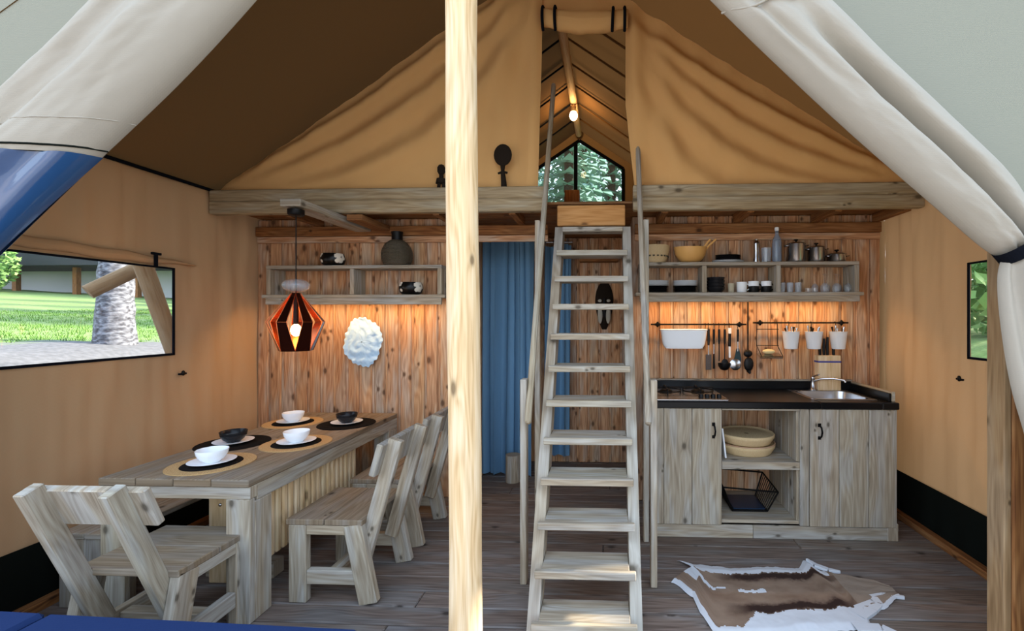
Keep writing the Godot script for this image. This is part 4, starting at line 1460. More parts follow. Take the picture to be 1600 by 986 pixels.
	for k in 9:
		m = MB.new()
		var a := (k + 1) / 10.0
		m.tube([c8[4].lerp(c8[7], a), c8[0].lerp(c8[3], a), c8[1].lerp(c8[2], a), c8[5].lerp(c8[6], a)], 0.0035, 5)
		obj("wire", m, M.iron, dr)
	m = MB.new()
	m.bb(Vector3(0.91, 0.131, -3.65), Vector3(1.14, 0.140, -3.39), 0.003)
	obj("drip_tray", m, mat(Color(0.12, 0.18, 0.26), 0.3), dr)
	# shelf and what stands on it
	shelf("long open wooden shelf on the plank wall above the worktop", 0.25, 1.95, [0.759, 1.334], 1.962, 1.722, 1.648)
	led(0.32, 1.86, 1.672, "kitchen")
	var z := -3.755
	var top := 1.9625
	m = MB.new()
	var pr := [Vector2(0.001, 0.0), Vector2(0.085, 0.0)]
	for i in 15: pr.append(Vector2(0.088 + 0.033 * sin(i / 14.0 * 1.4) + (0.0025 if i % 2 else 0.0), 0.004 + i * 0.009))
	pr.append_array([Vector2(0.122, 0.138), Vector2(0.115, 0.136), Vector2(0.09, 0.03), Vector2(0.001, 0.012)])
	m.lathe(pr, Vector3(0.376, top, z), 36)
	var ba := single("woven_basket", m, M.straw, Vector3(0.376, top, z), "pale woven basket at the left end of the kitchen shelf's top", "basket")
	m = MB.new()
	for k in 22:
		var an := TAU * k / 22.0
		m.box(Transform3D(Basis(Vector3.UP, -an), Vector3(0.376 + cos(an) * 0.1115, top + 0.052, z + sin(an) * 0.1115)), Vector3(0.006, 0.012, 0.016), 0.001)
	obj("dark_stitches", m, M.dark_wicker, ba)
	m = MB.new()
	m.lathe([Vector2(0.001, 0.0), Vector2(0.055, 0.0), Vector2(0.09, 0.022), Vector2(0.12, 0.066), Vector2(0.134, 0.124), Vector2(0.134, 0.128), Vector2(0.128, 0.126), Vector2(0.114, 0.07), Vector2(0.08, 0.026), Vector2(0.001, 0.012)], Vector3(0.665, top, z), 40, Basis(), Vector2(1, 0.62))
	single("salad_bowl", m, M.bamboo, Vector3(0.665, top, z), "golden bamboo salad bowl on top of the kitchen shelf", "bowl")
	for k in 2:
		m = MB.new()
		m.tube([Vector3(0.69 + k * 0.02, top + 0.022, z + 0.01 * k), Vector3(0.775 + k * 0.03, top + 0.135, z + 0.015), Vector3(0.82 + k * 0.045, top + 0.19 , z + 0.02)], [0.012, 0.009, 0.008], 8)
		single("salad_server", m, M.bamboo, Vector3(0.69 + k * 0.02, top + 0.01, z), ["wooden salad server leaning in the bamboo bowl, the left one", "wooden salad server leaning in the bamboo bowl, the right one"][k], "server", "salad servers")
	stack("plate", 2, Vector3(0.965, top, z), 0.128, 0.62, M.white, "white plate under dark plates on the kitchen shelf's top", "plates lying on top of the kitchen shelf")
	stack("plate", 5, Vector3(0.965, top + 0.0182, z), 0.105, 0.62, M.char, "dark plate on white plates on the kitchen shelf's top", "plates lying on top of the kitchen shelf")
	m = MB.new()
	m.lathe([Vector2(0.001, 0.0), Vector2(0.026, 0.0), Vector2(0.027, 0.01), Vector2(0.021, 0.05), Vector2(0.02, 0.10), Vector2(0.025, 0.15), Vector2(0.024, 0.17), Vector2(0.012, 0.18), Vector2(0.016, 0.19), Vector2(0.001, 0.197)], Vector3(1.19, top, z), 20)
	single("pepper_mill", m, M.steel, Vector3(1.19, top, z), "slim shiny mill standing between the plates and the bottle", "mill")
	m = MB.new()
	m.lathe([Vector2(0.001, 0.0), Vector2(0.035, 0.0), Vector2(0.04, 0.12), Vector2(0.038, 0.12), Vector2(0.033, 0.004), Vector2(0.001, 0.004)], Vector3(1.268, top, z), 20)
	single("drinking_glass", m, M.tinted, Vector3(1.268, top, z), "clear glass standing between the mill and the tall bottle", "glass")
	var bt := thing("glass_bottle", "tall clear swing-top bottle on the kitchen shelf", "bottle", Vector3(1.352, top, z))
	m = MB.new()
	m.lathe([Vector2(0.001, 0.0), Vector2(0.034, 0.0), Vector2(0.036, 0.01), Vector2(0.036, 0.16), Vector2(0.03, 0.195), Vector2(0.014, 0.225), Vector2(0.013, 0.262)], Vector3(1.352, top, z), 20)
	obj("body", m, M.bottle, bt)
	m = MB.new()
	m.lathe([Vector2(0.013, 0.255), Vector2(0.018, 0.262), Vector2(0.017, 0.283), Vector2(0.001, 0.288)], Vector3(1.352, top, z), 14)
	obj("stopper", m, M.white, bt)
	for q in [[1.503, 0.068, 0.145, "tallest shiny cooking pot, beside the tall bottle"], [1.662, 0.062, 0.115, "middle shiny cooking pot of the three on the kitchen shelf"], [1.822, 0.066, 0.06, "low shiny cooking pot at the right end of the kitchen shelf's top"]]:
		var at := Vector3(q[0], top, z)
		var r: float = q[1]
		var h: float = q[2]
		var p := thing("cooking_pot", q[3], "pot", at, "steel cooking pots")
		m = MB.new()
		m.lathe([Vector2(0.001, 0.0), Vector2(r - 0.004, 0.0), Vector2(r, 0.006), Vector2(r, h), Vector2(r + 0.005, h + 0.003)], at, 30)
		obj("body", m, M.steel, p)
		m = MB.new()
		m.lathe([Vector2(r + 0.005, h + 0.003), Vector2(r + 0.003, h + 0.008), Vector2(r * 0.7, h + 0.016), Vector2(0.001, h + 0.02)], at, 30)
		var lid := obj("lid", m, M.steel, p)
		m = MB.new()
		m.lathe([Vector2(0.006, h + 0.019), Vector2(0.007, h + 0.03), Vector2(0.018, h + 0.034), Vector2(0.016, h + 0.042), Vector2(0.001, h + 0.044)], at, 14)
		obj("knob", m, M.iron, lid)
		for sd in [-1, 1]:
			m = MB.new()
			m.tube([at + Vector3(sd * r, h - 0.012, 0.022), at + Vector3(sd * (r + 0.022), h - 0.008, 0.018), at + Vector3(sd * (r + 0.022), h - 0.008, -0.018), at + Vector3(sd * r, h - 0.012, -0.022)], 0.005, 6)
			obj("handle", m, M.steel, p)
	# inside the shelf
	var low := 1.7225
	stack("plate", 6, Vector3(0.375, low, z), 0.118, 0.7, M.char, "dark plate in the left plate stack inside the kitchen shelf", "plates stacked inside the kitchen shelf, left")
	stack("plate", 5, Vector3(0.375, low + 0.0534, z), 0.118, 0.7, M.white, "white plate in the left plate stack inside the kitchen shelf", "plates stacked inside the kitchen shelf, left")
	stack("plate", 6, Vector3(0.622, low, z), 0.10, 0.7, M.char, "dark plate in the right plate stack inside the kitchen shelf", "plates stacked inside the kitchen shelf, right")
	stack("plate", 5, Vector3(0.622, low + 0.0534, z), 0.10, 0.7, M.white, "white plate in the right plate stack inside the kitchen shelf", "plates stacked inside the kitchen shelf, right")
	for k in 4:
		m = MB.new()
		var at := Vector3(0.868, low + k * 0.026, z)
		m.lathe([Vector2(0.001, 0.0), Vector2(0.045, 0.0), Vector2(0.066, 0.026), Vector2(0.072, 0.046), Vector2(0.069, 0.046), Vector2(0.06, 0.027), Vector2(0.042, 0.0035), Vector2(0.001, 0.003)], at, 28)
		single("bowl", m, M.char, at, "dark grey bowl beside the mugs, %s of its stack" % ["lowest", "second from the bottom", "third from the bottom", "topmost"][k], "bowl", "stacked bowls inside the kitchen shelf")
	m = MB.new()
	m.lathe([Vector2(0.001, 0.0), Vector2(0.022, 0.0), Vector2(0.026, 0.075), Vector2(0.024, 0.075), Vector2(0.02, 0.004), Vector2(0.001, 0.004)], Vector3(0.985, low, z + 0.02), 18)
	single("small_cup", m, mat(Color(0.72, 0.68, 0.58), 0.4), Vector3(0.985, low, z + 0.02), "small beige cup between the stacked bowls and the white mug", "cup")
	for q in [[1.072, 0, "plain white mug beside the two-tone mugs"], [1.165, 1, "black and white mug beside the plain white mug"], [1.265, 1, "black and white mug beside the shelf's right divider"]]:
		mug(Vector3(q[0], low, z + 0.01), q[1], q[2])
	for k in 3:
		var at := Vector3(1.385 + k * 0.063, low, z + 0.02)
		m = MB.new()
		m.lathe([Vector2(0.001, 0.0), Vector2(0.024, 0.0), Vector2(0.027, 0.08), Vector2(0.0255, 0.08), Vector2(0.0225, 0.005), Vector2(0.001, 0.005)], at, 20)
		single("tumbler", m, M.tinted, at, "bluish glass tumbler standing right of the shelf's second divider", "glass", "tumblers inside the kitchen shelf")
	for k in 6:
		var at := Vector3(1.665 + (k % 6) * 0.046, low, z + (0.03 if k % 2 else -0.03))
		var g := thing("wine_glass", "stemmed wine glass standing upside down at the shelf's right end", "glass", at, "wine glasses inside the kitchen shelf")
		m = MB.new()
		m.lathe([Vector2(0.022, 0.0), Vector2(0.029, 0.03), Vector2(0.026, 0.055), Vector2(0.01, 0.072), Vector2(0.004, 0.076)], at, 20)
		obj("bowl", m, M.tinted, g)
		m = MB.new()
		m.lathe([Vector2(0.0035, 0.074), Vector2(0.003, 0.135), Vector2(0.02, 0.146), Vector2(0.027, 0.148)], at, 16)
		obj("stem", m, M.glass, g)
	for k in 2:
		var at := Vector3(1.585 + k * 0.05, low, z + 0.03)
		m = MB.new()
		m.lathe([Vector2(0.001, 0.0), Vector2(0.02, 0.0), Vector2(0.024, 0.035), Vector2(0.0225, 0.035), Vector2(0.019, 0.004), Vector2(0.001, 0.004)], at, 18)
		single("shot_glass", m, M.glass, at, "low small glass between the tumblers and the wine glasses", "glass", "low glasses inside the kitchen shelf")
	rails()


func stack(called: String, count: int, at: Vector3, r: float, squash: float, m: Material, label: String, group: String) -> void:
	for k in count:
		var mb := MB.new()
		var p := at + Vector3(0, k * 0.0088, 0)
		mb.lathe([Vector2(0.001, 0.0), Vector2(r * 0.6, 0.0), Vector2(r * 0.98, 0.008), Vector2(r, 0.0098), Vector2(r * 0.97, 0.0098), Vector2(r * 0.6, 0.003), Vector2(0.001, 0.003)], p, 32, Basis(), Vector2(1, squash))
		single(called, mb, m, p, label + ", %s" % (["lowest", "second", "third", "fourth", "fifth"][k] if k < count - 1 else "topmost"), "plate", group)


func mug(at: Vector3, kind: int, label: String) -> void:
	var t := thing("mug", label, "mug", at, "mugs inside the kitchen shelf")
	var m := MB.new()
	if kind == 0:
		m.lathe([Vector2(0.001, 0.0), Vector2(0.034, 0.0), Vector2(0.038, 0.01), Vector2(0.041, 0.085), Vector2(0.039, 0.085), Vector2(0.035, 0.01), Vector2(0.001, 0.006)], at, 24)
		obj("body", m, M.white, t)
	else:
		m.lathe([Vector2(0.001, 0.0), Vector2(0.036, 0.0), Vector2(0.040, 0.008), Vector2(0.041, 0.052)], at, 24)
		obj("body", m, M.black, t)
		m = MB.new()
		m.lathe([Vector2(0.041, 0.0522), Vector2(0.041, 0.092), Vector2(0.039, 0.092), Vector2(0.037, 0.0522)], at, 24)
		obj("glazed_rim", m, M.white, t)
	m = MB.new()
	var p := []
	for k in 9:
		var an := -PI / 2 + PI * k / 8.0
		p.append(at + Vector3(0.039 + cos(an) * 0.022, 0.046 + sin(an) * 0.024, 0.006))
	m.tube(p, 0.0045, 8)
	obj("handle", m, M.white if kind == 0 else M.black, t)


func hook(x: float, y: float, z: float) -> MB:
	var m := MB.new()
	m.tube([Vector3(x, y - 0.035, z + 0.004), Vector3(x, y - 0.012, z + 0.012), Vector3(x, y + 0.008, z + 0.008), Vector3(x, y + 0.010, z - 0.004), Vector3(x, y + 0.002, z - 0.010)], 0.0025, 6)
	return m


func rails() -> void:
	var z := -3.79
	var rails := [[0.35, 1.12, 1.468, "black iron utensil rail with the white bin and the ladles", 1.06], [1.175, 1.93, 1.482, "black iron utensil rail with the wire rack and the white cutlery cups", 1.88]]
	for r in rails:
		var t := thing("utensil_rail", r[3], "rail", Vector3((r[0] + r[1]) / 2.0, r[2], z), "utensil rails on the kitchen wall")
		var m := MB.new()
		m.tube([Vector3(r[0], r[2], z), Vector3(r[1], r[2], z)], 0.0065, 8)
		obj("bar", m, M.iron, t)
		for x in [r[0] + 0.055, r[1] - 0.055]:
			m = MB.new()
			m.tube([Vector3(x, r[2], z), Vector3(x, r[2], -3.848)], 0.008, 8)
			m.ball(Vector3(x, r[2], z + 0.004), Vector3(0.014, 0.024, 0.011), 10)
			m.ball(Vector3(x + 0.016, r[2], z + 0.002), Vector3(0.011, 0.011, 0.009), 8)
			m.ball(Vector3(x - 0.016, r[2], z + 0.002), Vector3(0.011, 0.011, 0.009), 8)
			obj("bracket", m, M.iron, t)
	# white bin
	var b := thing("hanging_bin", "wide white enamel bin hanging from the left utensil rail", "bin", Vector3(0.605, 1.278, z + 0.05))
	var m := MB.new()
	var f := func(u: float, v: float) -> Vector3:
		var an := u * TAU
		var k := 1.0 - 0.10 * (1.0 - v) - (0.12 * pow(1.0 - v, 8.0))
		var ex: float = signf(cos(an)) * pow(absf(cos(an)), 0.35) * 0.182 * k
		var ez: float = signf(sin(an)) * pow(absf(sin(an)), 0.5) * 0.062 * k
		return Vector3(0.605 + ex, 1.278 + 0.148 * v, z + 0.065 + ez)
	m.sheet(48, 12, f, Vector3.ZERO, 1, 1, null, true)
	m.bb(Vector3(0.46, 1.279, z + 0.02), Vector3(0.75, 1.284, z + 0.11), 0.002)
	obj("body", m, M.white, b)
	m = MB.new()
	var rg := []
	for k in 48:
		var p: Vector3 = f.call(k / 48.0, 1.0)
		rg.append(p)
	m.tube(rg, 0.006, 6, false, true)
	obj("rim", m, M.white, b)
	for x in [0.42, 0.79]:
		m = hook(x, 1.468, z)
		m.tube([Vector3(x, 1.434, z + 0.004), Vector3(x, 1.42, z + 0.05)], 0.0025, 6)
		obj("hook", m, M.iron, b)
	# ladles and turners
	var grip := func(t: Node3D, x: float, y0: float, y1: float, w: float, mt: Material) -> void:
		var g := MB.new()
		g.tube([Vector3(x, y0, z + 0.012), Vector3(x, (y0 + y1) / 2.0, z + 0.014), Vector3(x, y1, z + 0.012)], [w * 0.9, w, w * 0.7], 8)
		obj("grip", g, mt, t)
		obj("hook", hook(x, 1.468, z), M.iron, t)
	var stem := func(t: Node3D, x: float, y0: float, y1: float, mt: Material) -> void:
		var g := MB.new()
		g.tube([Vector3(x, y0, z + 0.012), Vector3(x, y1, z + 0.012)], 0.005, 6)
		obj("stem", g, mt, t)
	var grp := "utensils on the left rail"
	var u := thing("spatula", "long grey spatula hanging first from the left on the rail", "utensil", Vector3(0.815, 1.08, z + 0.012), grp)
	grip.call(u, 0.815, 1.43, 1.30, 0.012, M.char)
	stem.call(u, 0.815, 1.30, 1.22, M.steel)
	m = MB.new()
	m.bb(Vector3(0.792, 1.10, z + 0.009), Vector3(0.838, 1.225, z + 0.015), 0.003)
	obj("blade", m, mat(Color(0.34, 0.30, 0.28), 0.5), u)
	u = thing("whisk_handle", "slim black utensil hanging second on the rail beside the grey spatula", "utensil", Vector3(0.858, 1.1, z + 0.012), grp)
	grip.call(u, 0.858, 1.43, 1.31, 0.010, M.black)
	stem.call(u, 0.858, 1.31, 1.22, M.steel)
	m = MB.new()
	m.tube([Vector3(0.858, 1.23, z + 0.012), Vector3(0.858, 1.11, z + 0.012)], [0.006, 0.010], 8)
	obj("tip", m, M.black, u)
	u = thing("ladle", "black soup ladle with a round bowl hanging on the left rail", "utensil", Vector3(0.92, 1.09, z + 0.03), grp)
	grip.call(u, 0.90, 1.43, 1.31, 0.010, M.black)
	stem.call(u, 0.90, 1.31, 1.17, M.black)
	m = MB.new()
	m.lathe([Vector2(0.001, -0.045), Vector2(0.03, -0.036), Vector2(0.046, -0.012), Vector2(0.05, 0.014), Vector2(0.047, 0.014), Vector2(0.04, -0.012), Vector2(0.001, -0.038)], Vector3(0.93, 1.145, z + 0.058), 24)
	obj("bowl", m, M.black, u)
	u = thing("serving_spoon", "black serving spoon hanging behind the ladle on the left rail", "utensil", Vector3(0.95, 1.09, z + 0.012), grp)
	grip.call(u, 0.945, 1.43, 1.31, 0.010, M.black)
	stem.call(u, 0.945, 1.31, 1.18, M.black)
	m = MB.new()
	m.ball(Vector3(0.948, 1.145, z + 0.006), Vector3(0.03, 0.045, 0.006), 14)
	obj("bowl", m, M.black, u)
	u = thing("skimmer", "skimmer with a white and black handle and a round steel disc on the left rail", "utensil", Vector3(0.99, 1.09, z + 0.012), grp)
	obj("hook", hook(0.985, 1.468, z), M.iron, u)
	m = MB.new()
	m.tube([Vector3(0.985, 1.44, z + 0.016), Vector3(0.985, 1.395, z + 0.016)], 0.014, 8)
	obj("grip_end", m, M.white, u)
	m = MB.new()
	m.tube([Vector3(0.985, 1.394, z + 0.016), Vector3(0.983, 1.29, z + 0.016)], 0.012, 8)
	obj("grip", m, M.black, u)
	m = MB.new()
	m.tube([Vector3(0.983, 1.29, z + 0.016), Vector3(0.985, 1.20, z + 0.016)], 0.009, 8)
	obj("stem", m, M.white, u)
	m = MB.new()
	m.lathe([Vector2(0.001, 0.006), Vector2(0.03, 0.004), Vector2(0.045, -0.003), Vector2(0.046, 0.002), Vector2(0.03, 0.010), Vector2(0.001, 0.012)], Vector3(1.025, 1.145, z + 0.03), 24, Basis(Vector3.RIGHT, PI / 2))
	obj("disc", m, M.steel, u)
	u = thing("turner", "dark turner with a teal-grey blade hanging right of the skimmer", "utensil", Vector3(1.05, 1.13, z + 0.012), grp)
	grip.call(u, 1.05, 1.43, 1.33, 0.010, M.black)
	stem.call(u, 1.05, 1.33, 1.25, M.steel)
	m = MB.new()
	m.prism(PackedVector2Array([Vector2(1.04, 1.275), Vector2(1.06, 1.275), Vector2(1.078, 1.19), Vector2(1.074, 1.165), Vector2(1.026, 1.165), Vector2(1.022, 1.19)]), 0.005, Transform3D(Basis(), Vector3(0, 0, z + 0.010)))
	obj("blade", m, mat(Color(0.14, 0.22, 0.24), 0.4), u)
	u = thing("hanging_scoops", "black rod hanging from the shelf with two dark scoops at its end", "utensil", Vector3(1.13, 1.07, -3.76))
	m = MB.new()
	m.tube([Vector3(1.125, 1.65, -3.76), Vector3(1.125, 1.26, -3.76)], 0.006, 8)
	obj("rod", m, M.iron, u)
	m = MB.new()
	m.ball(Vector3(1.124, 1.235, -3.755), Vector3(0.036, 0.030, 0.02), 14)
	obj("scoop", m, M.black, u)
	m = MB.new()
	m.ball(Vector3(1.128, 1.15, -3.75), Vector3(0.040, 0.058, 0.018), 14)
	m.tube([Vector3(1.128, 1.10, -3.75), Vector3(1.14, 1.075, -3.75)], [0.02, 0.008], 8)
	obj("scoop", m, M.black, u)
	# wire rack with a dish
	var w := thing("wire_rack", "black wire rack with a flat tray hanging from the right utensil rail", "rack", Vector3(1.3, 1.2, z + 0.05))
	m = MB.new()
	for x in [1.20, 1.365]:
		m.tube([Vector3(x, 1.49, z), Vector3(x, 1.46, z + 0.012), Vector3(x, 1.30, z + 0.012), Vector3(x + 0.01, 1.22, z + 0.10)], 0.003, 6)
	for q in [[1.43, 0.012], [1.30, 0.012], [1.225, 0.02], [1.215, 0.10]]:
		m.tube([Vector3(1.20, q[0], z + q[1]), Vector3(1.375, q[0], z + q[1])], 0.003, 6)
	obj("wires", m, M.iron, w)
	m = MB.new()
	m.box(Transform3D(Basis(Vector3.RIGHT, 0.35), Vector3(1.285, 1.222, z + 0.065)), Vector3(0.18, 0.010, 0.10), 0.003)
	obj("tray", m, M.steel, w)
	m = MB.new()
	m.ball(Vector3(1.28, 1.254, z + 0.06), Vector3(0.05, 0.020, 0.03), 12)
	single("sponge", m, mat(Color(0.85, 0.78, 0.58), 0.9), Vector3(1.28, 1.236, z + 0.06), "pale yellow sponge lying in the wire rack", "sponge")
	# cutlery cups
	var names := ["leftmost, beside the wire rack", "middle one of the three", "right one, behind the knife handles"]
	for k in 3:
		var x: float = [1.455, 1.635, 1.825][k]
		var at := Vector3(x, 1.275, z + 0.055)
		var c := thing("cutlery_cup", "white enamel cutlery cup on the right rail, " + names[k], "cup", at, "white cutlery cups on the right rail")
		m = MB.new()
		m.lathe([Vector2(0.001, 0.0), Vector2(0.046, 0.0), Vector2(0.05, 0.004), Vector2(0.066, 0.135), Vector2(0.07, 0.138), Vector2(0.064, 0.138), Vector2(0.048, 0.006), Vector2(0.001, 0.004)], at, 28)
		obj("body", m, M.white, c)
		m = hook(x, 1.482, z)
		m.tube([Vector3(x, 1.447, z + 0.004), Vector3(x, 1.41, z - 0.008)], 0.0025, 6)
		obj("hook", m, M.iron, c)
		for j in 5:
			var an := TAU * j / 5.0 + k
			m = MB.new()
			var p := at + Vector3(cos(an) * 0.028, 0.0, sin(an) * 0.024)
			m.tube([p + Vector3(0, 0.02, 0), p + Vector3(cos(an) * 0.012, 0.135, 0.0), p + Vector3(cos(an) * 0.02, 0.165 + 0.01 * (j % 3), 0)], [0.003, 0.004, 0.010], 8)
			single("cutlery", m, M.bronze if j % 2 else M.steel, p + Vector3(0, 0.02, 0), "cutlery piece in the white cup, " + names[k], "cutlery", "cutlery in the cup, " + names[k])
	# knife block
	var kb := thing("knife_block", "pale beech knife block with a blue band behind the sink", "knife block", Vector3(1.742, 0.9455, -3.735))
	m = MB.new()
	m.bb(Vector3(1.655, 0.9495, -3.775), Vector3(1.83, 1.225, -3.7), 0.004, off())
	obj("block", m, M.pine, kb)
	m = MB.new()
	m.bb(Vector3(1.6535, 1.168, -3.7765), Vector3(1.8315, 1.182, -3.6985), 0.001)
	obj("blue_band", m, mat(Color(0.30, 0.30, 0.55), 0.6), kb)
	for k in 4:
		var x: float = [1.685, 1.715, 1.742, 1.79][k]
		m = MB.new()
		m.tube([Vector3(x, 1.226, -3.738), Vector3(x - 0.003, 1.29, -3.735), Vector3(x, 1.345 + 0.012 * k, -3.737)], [0.011, 0.013, 0.009], 8)
		single("knife", m, M.black, Vector3(x, 1.226, -3.738), ["black knife handle in the block, leftmost", "black knife handle in the block, second from the left", "black knife handle in the block, third from the left", "black knife handle in the block, set apart at the right"][k], "knife", "knives in the block")


func ground_h(x: float, z: float) -> float:
	var side := maxf(maxf(XL - 0.9 - x, x - XR - 0.9), 0.0)
	var k := clampf(side / 3.5, 0.0, 1.0)
	var h := -0.3 + 1.45 * k * k * (3.0 - 2.0 * k) + 0.055 * maxf(0.0, side - 3.5)
	return h + 0.05 * noise.get_noise_2d(x * 0.5, z * 0.5) * clampf(side, 0.0, 1.0) + 0.03 * maxf(0.0, -z - 9.0)


func gravel(x: float, z: float) -> float:
	# a path that comes in beside the tent at its left
	return clampf((x + 8.3 + 0.45 * (z + 6.0) + 0.5 * noise.get_noise_2d(x * 0.9, z * 0.9)) * 2.0, 0.0, 1.0) * (1.0 if x < 0 else 0.0) if z < 0.5 else 1.0


func outside() -> void:
	var g := MB.new()
	var f := func(u: float, v: float) -> Vector3:
		var x := lerpf(-45.0, 45.0, u)
		x = signf(x) * pow(absf(x) / 45.0, 1.5) * 45.0
		var z := lerpf(20.0, -60.0, v)
		return Vector3(x, ground_h(x, z), z)
	var col := func(u: float, v: float) -> Color:
		var p: Vector3 = f.call(u, v)
		var k: float = gravel(p.x, p.z)
		var n := 0.5 + 0.5 * noise.get_noise_2d(p.x * 0.7, p.z * 0.7)
		return Color(0.18, 0.31, 0.08).lerp(Color(0.28, 0.38, 0.14), n).lerp(Color(0.50, 0.47, 0.45) if p.z > 0.0 else Color(0.17, 0.175, 0.19), k)
	g.sheet(200, 200, f, Vector3.UP, 1, 1, col)
	var gm := mottled(Color(0.72, 0.72, 0.72), Color(1, 1, 1), 0.05, 2, 0.8, 1.5)
	var o := obj("ground", g, gm, self)
	o.set_meta("kind", "structure")
	# blades on the near bank
	var bl := MB.new()
	bl.c = Color(0.20, 0.38, 0.08)
	for k in 5:
		var a := k * 1.26
		var d := Vector3(cos(a), 0, sin(a))
		bl.tri(d * 0.015 - d.cross(Vector3.UP) * 0.006, d * 0.015 + d.cross(Vector3.UP) * 0.006, d * 0.05 + Vector3(0, 0.06, 0), Vector3.UP, Vector3.UP, Vector3.UP)
	var mm := MultiMesh.new()
	mm.transform_format = MultiMesh.TRANSFORM_3D
	mm.mesh = bl.mesh()
	var at := []
	for k in 22000:
		var x := rng.randf_range(-16.0, -3.9)
		var z := rng.randf_range(-18.0, -1.0)
		if gravel(x, z) < 0.4 + 0.3 * rng.randf():
			at.append(Transform3D(Basis(Vector3.UP, rng.randf() * TAU).scaled(Vector3.ONE * rng.randf_range(0.5, 1.2)), Vector3(x, ground_h(x, z) - 0.01, z)))
	mm.instance_count = at.size()
	for k in at.size(): mm.set_instance_transform(k, at[k])
	var mi := MultiMeshInstance3D.new()
	mi.name = "grass"
	mi.multimesh = mm
	var lm := mat(Color.WHITE, 0.8)
	lm.cull_mode = BaseMaterial3D.CULL_DISABLED
	mi.material_override = lm
	add_child(mi)
	tag(mi, "short green grass on the bank outside the left window", "grass")
	mi.set_meta("kind", "stuff")
	# the birch close to the left window
	var t := MB.new()
	var pts := []
	var rad := []
	for k in 40:
		var h := k * 0.13
		pts.append(Vector3(-7.32 + 0.05 * sin(h * 0.9), 0.75 + h, -6.55 + 0.03 * sin(h * 1.3)))
		rad.append(0.19 + 0.13 * exp(-h * 2.0) + 0.012 * noise.get_noise_2d(h * 4.0, 1.0))
	t.tube(pts, rad, 26)
	for k in t.v.size():
		var p := t.v[k]
		var d := Vector3(p.x + 7.32, 0, p.z + 6.55).normalized()
		t.v[k] = p + d * 0.02 * noise.get_noise_3d(p.x * 7.0, p.y * 4.0, p.z * 7.0)
	var bark := mottled(Color(0.24, 0.24, 0.26), Color(0.62, 0.64, 0.68), 0.035, 6, 1.1, 2.5, Vector3(1, 1.6, 1))
	var im: Image = bark.albedo_texture.get_image()
	im.adjust_bcs(1.0, 1.4, 0.8)
	bark.albedo_texture = ImageTexture.create_from_image(im)
	bark.heightmap_texture = bark.albedo_texture
	single("birch_tree", t, bark, Vector3(-7.32, 0.75, -6.55), "thick grey and white mottled tree trunk outside the left window", "tree")
	# round timber struts of the tent frame
	var st := [[Vector3(-3.28, 2.16, -3.02), Vector3(-3.38, 0.72, -3.66), 0.055, "round timber strut slanting down at the right end of the left window's view"], [Vector3(-3.62, 1.70, -3.06), Vector3(-3.30, 2.13, -3.55), 0.05, "cut round log slanting across the tree trunk outside the left window"]]
	for s in st:
		var m := MB.new()
		m.c = Color(0.32, 0.30, 0.29)
		m.tube([s[0], s[1]], s[2], 16)
		single("timber_strut", m, M.pine, (s[0] as Vector3).min(s[1]), s[3], "strut", "timber struts outside the canvas walls")
	# white building behind the lawn, its dark roof on posts
	var bd := thing("far_building", "low white building with a dark roof beyond the lawn, seen through the left window", "building", Vector3(-26, 2.0, -20))
	plank("wall", Vector3(-42, 1.2, -27.3), Vector3(-19.0, 5.0, -27.0), mat(Color(0.85, 0.86, 0.88), 0.8), bd, 0.01, 0.0, 0.0)
	plank("roof", Vector3(-44, 4.4, -32.0), Vector3(-18.0, 5.4, -24.0), mat(Color(0.22, 0.23, 0.25), 0.7), bd, 0.02, 0.0, 0.0)
	for k in 7:
		var x := -41.0 + k * 3.6
		plank("roof_post", Vector3(x, 1.4, -25.0), Vector3(x + 0.25, 4.39, -24.75), M.joist, bd, 0.01, 0.0, 0.0)
	# trees: conifers behind the gable, bushes on both sides
	var needles := mat(Color.WHITE, 0.8)
	needles.cull_mode = BaseMaterial3D.CULL_DISABLED
	var con := thing("conifer_tree", "dark conifer", "tree", Vector3.ZERO, "conifers behind the tent")
	var tr := MB.new()
	tr.tube([Vector3(0, 0, 0), Vector3(0.05, 6, 0), Vector3(0, 12.5, 0)], [0.22, 0.14, 0.03], 10)
	obj("trunk", tr, M.bronze, con)
	var fo := MB.new()
	var r := RandomNumberGenerator.new()
	r.seed = 9
	for w in 34:
		var h := 1.4 + w * 0.33
		var l := 1.7 * (1.0 - w / 36.0) + 0.15
		for b in 11:
			var an := TAU * b / 11.0 + w * 0.7 + r.randf_range(-0.2, 0.2)
			var d := Vector3(cos(an), 0, sin(an))
			var s := d.cross(Vector3.UP)
			var ll := l * r.randf_range(0.75, 1.1)
			fo.c = Color(0.12, 0.26, 0.20).lerp(Color(0.26, 0.42, 0.36), r.randf())
			for q in 4:
				var a0 := Vector3(0, h, 0) + d * ll * (q * 0.24 + 0.06) - Vector3(0, 0.16 * ll * q * 0.25, 0)
				for sd in [-1, 1]:
					var e: Vector3 = a0 + d * ll * 0.26 + s * sd * ll * 0.24 * (1.1 - q * 0.2) - Vector3(0, 0.25 * ll * 0.5, 0)
					fo.tri(a0, a0 + d * ll * 0.22, e, Vector3.UP, Vector3.UP, Vector3.UP)
	obj("foliage", fo, needles, con)
	var spots := [[-1.2, -13.5, 1.0], [2.2, -16.0, 1.1], [-4.6, -16.0, 1.1], [0.2, -20.5, 1.25], [-3.8, -23.0, 1.3], [4.6, -22.5, 1.2], [-1.6, -30.5, 1.7], [6.2, -31.0, 1.7], [-7.4, -29.0, 1.6]]
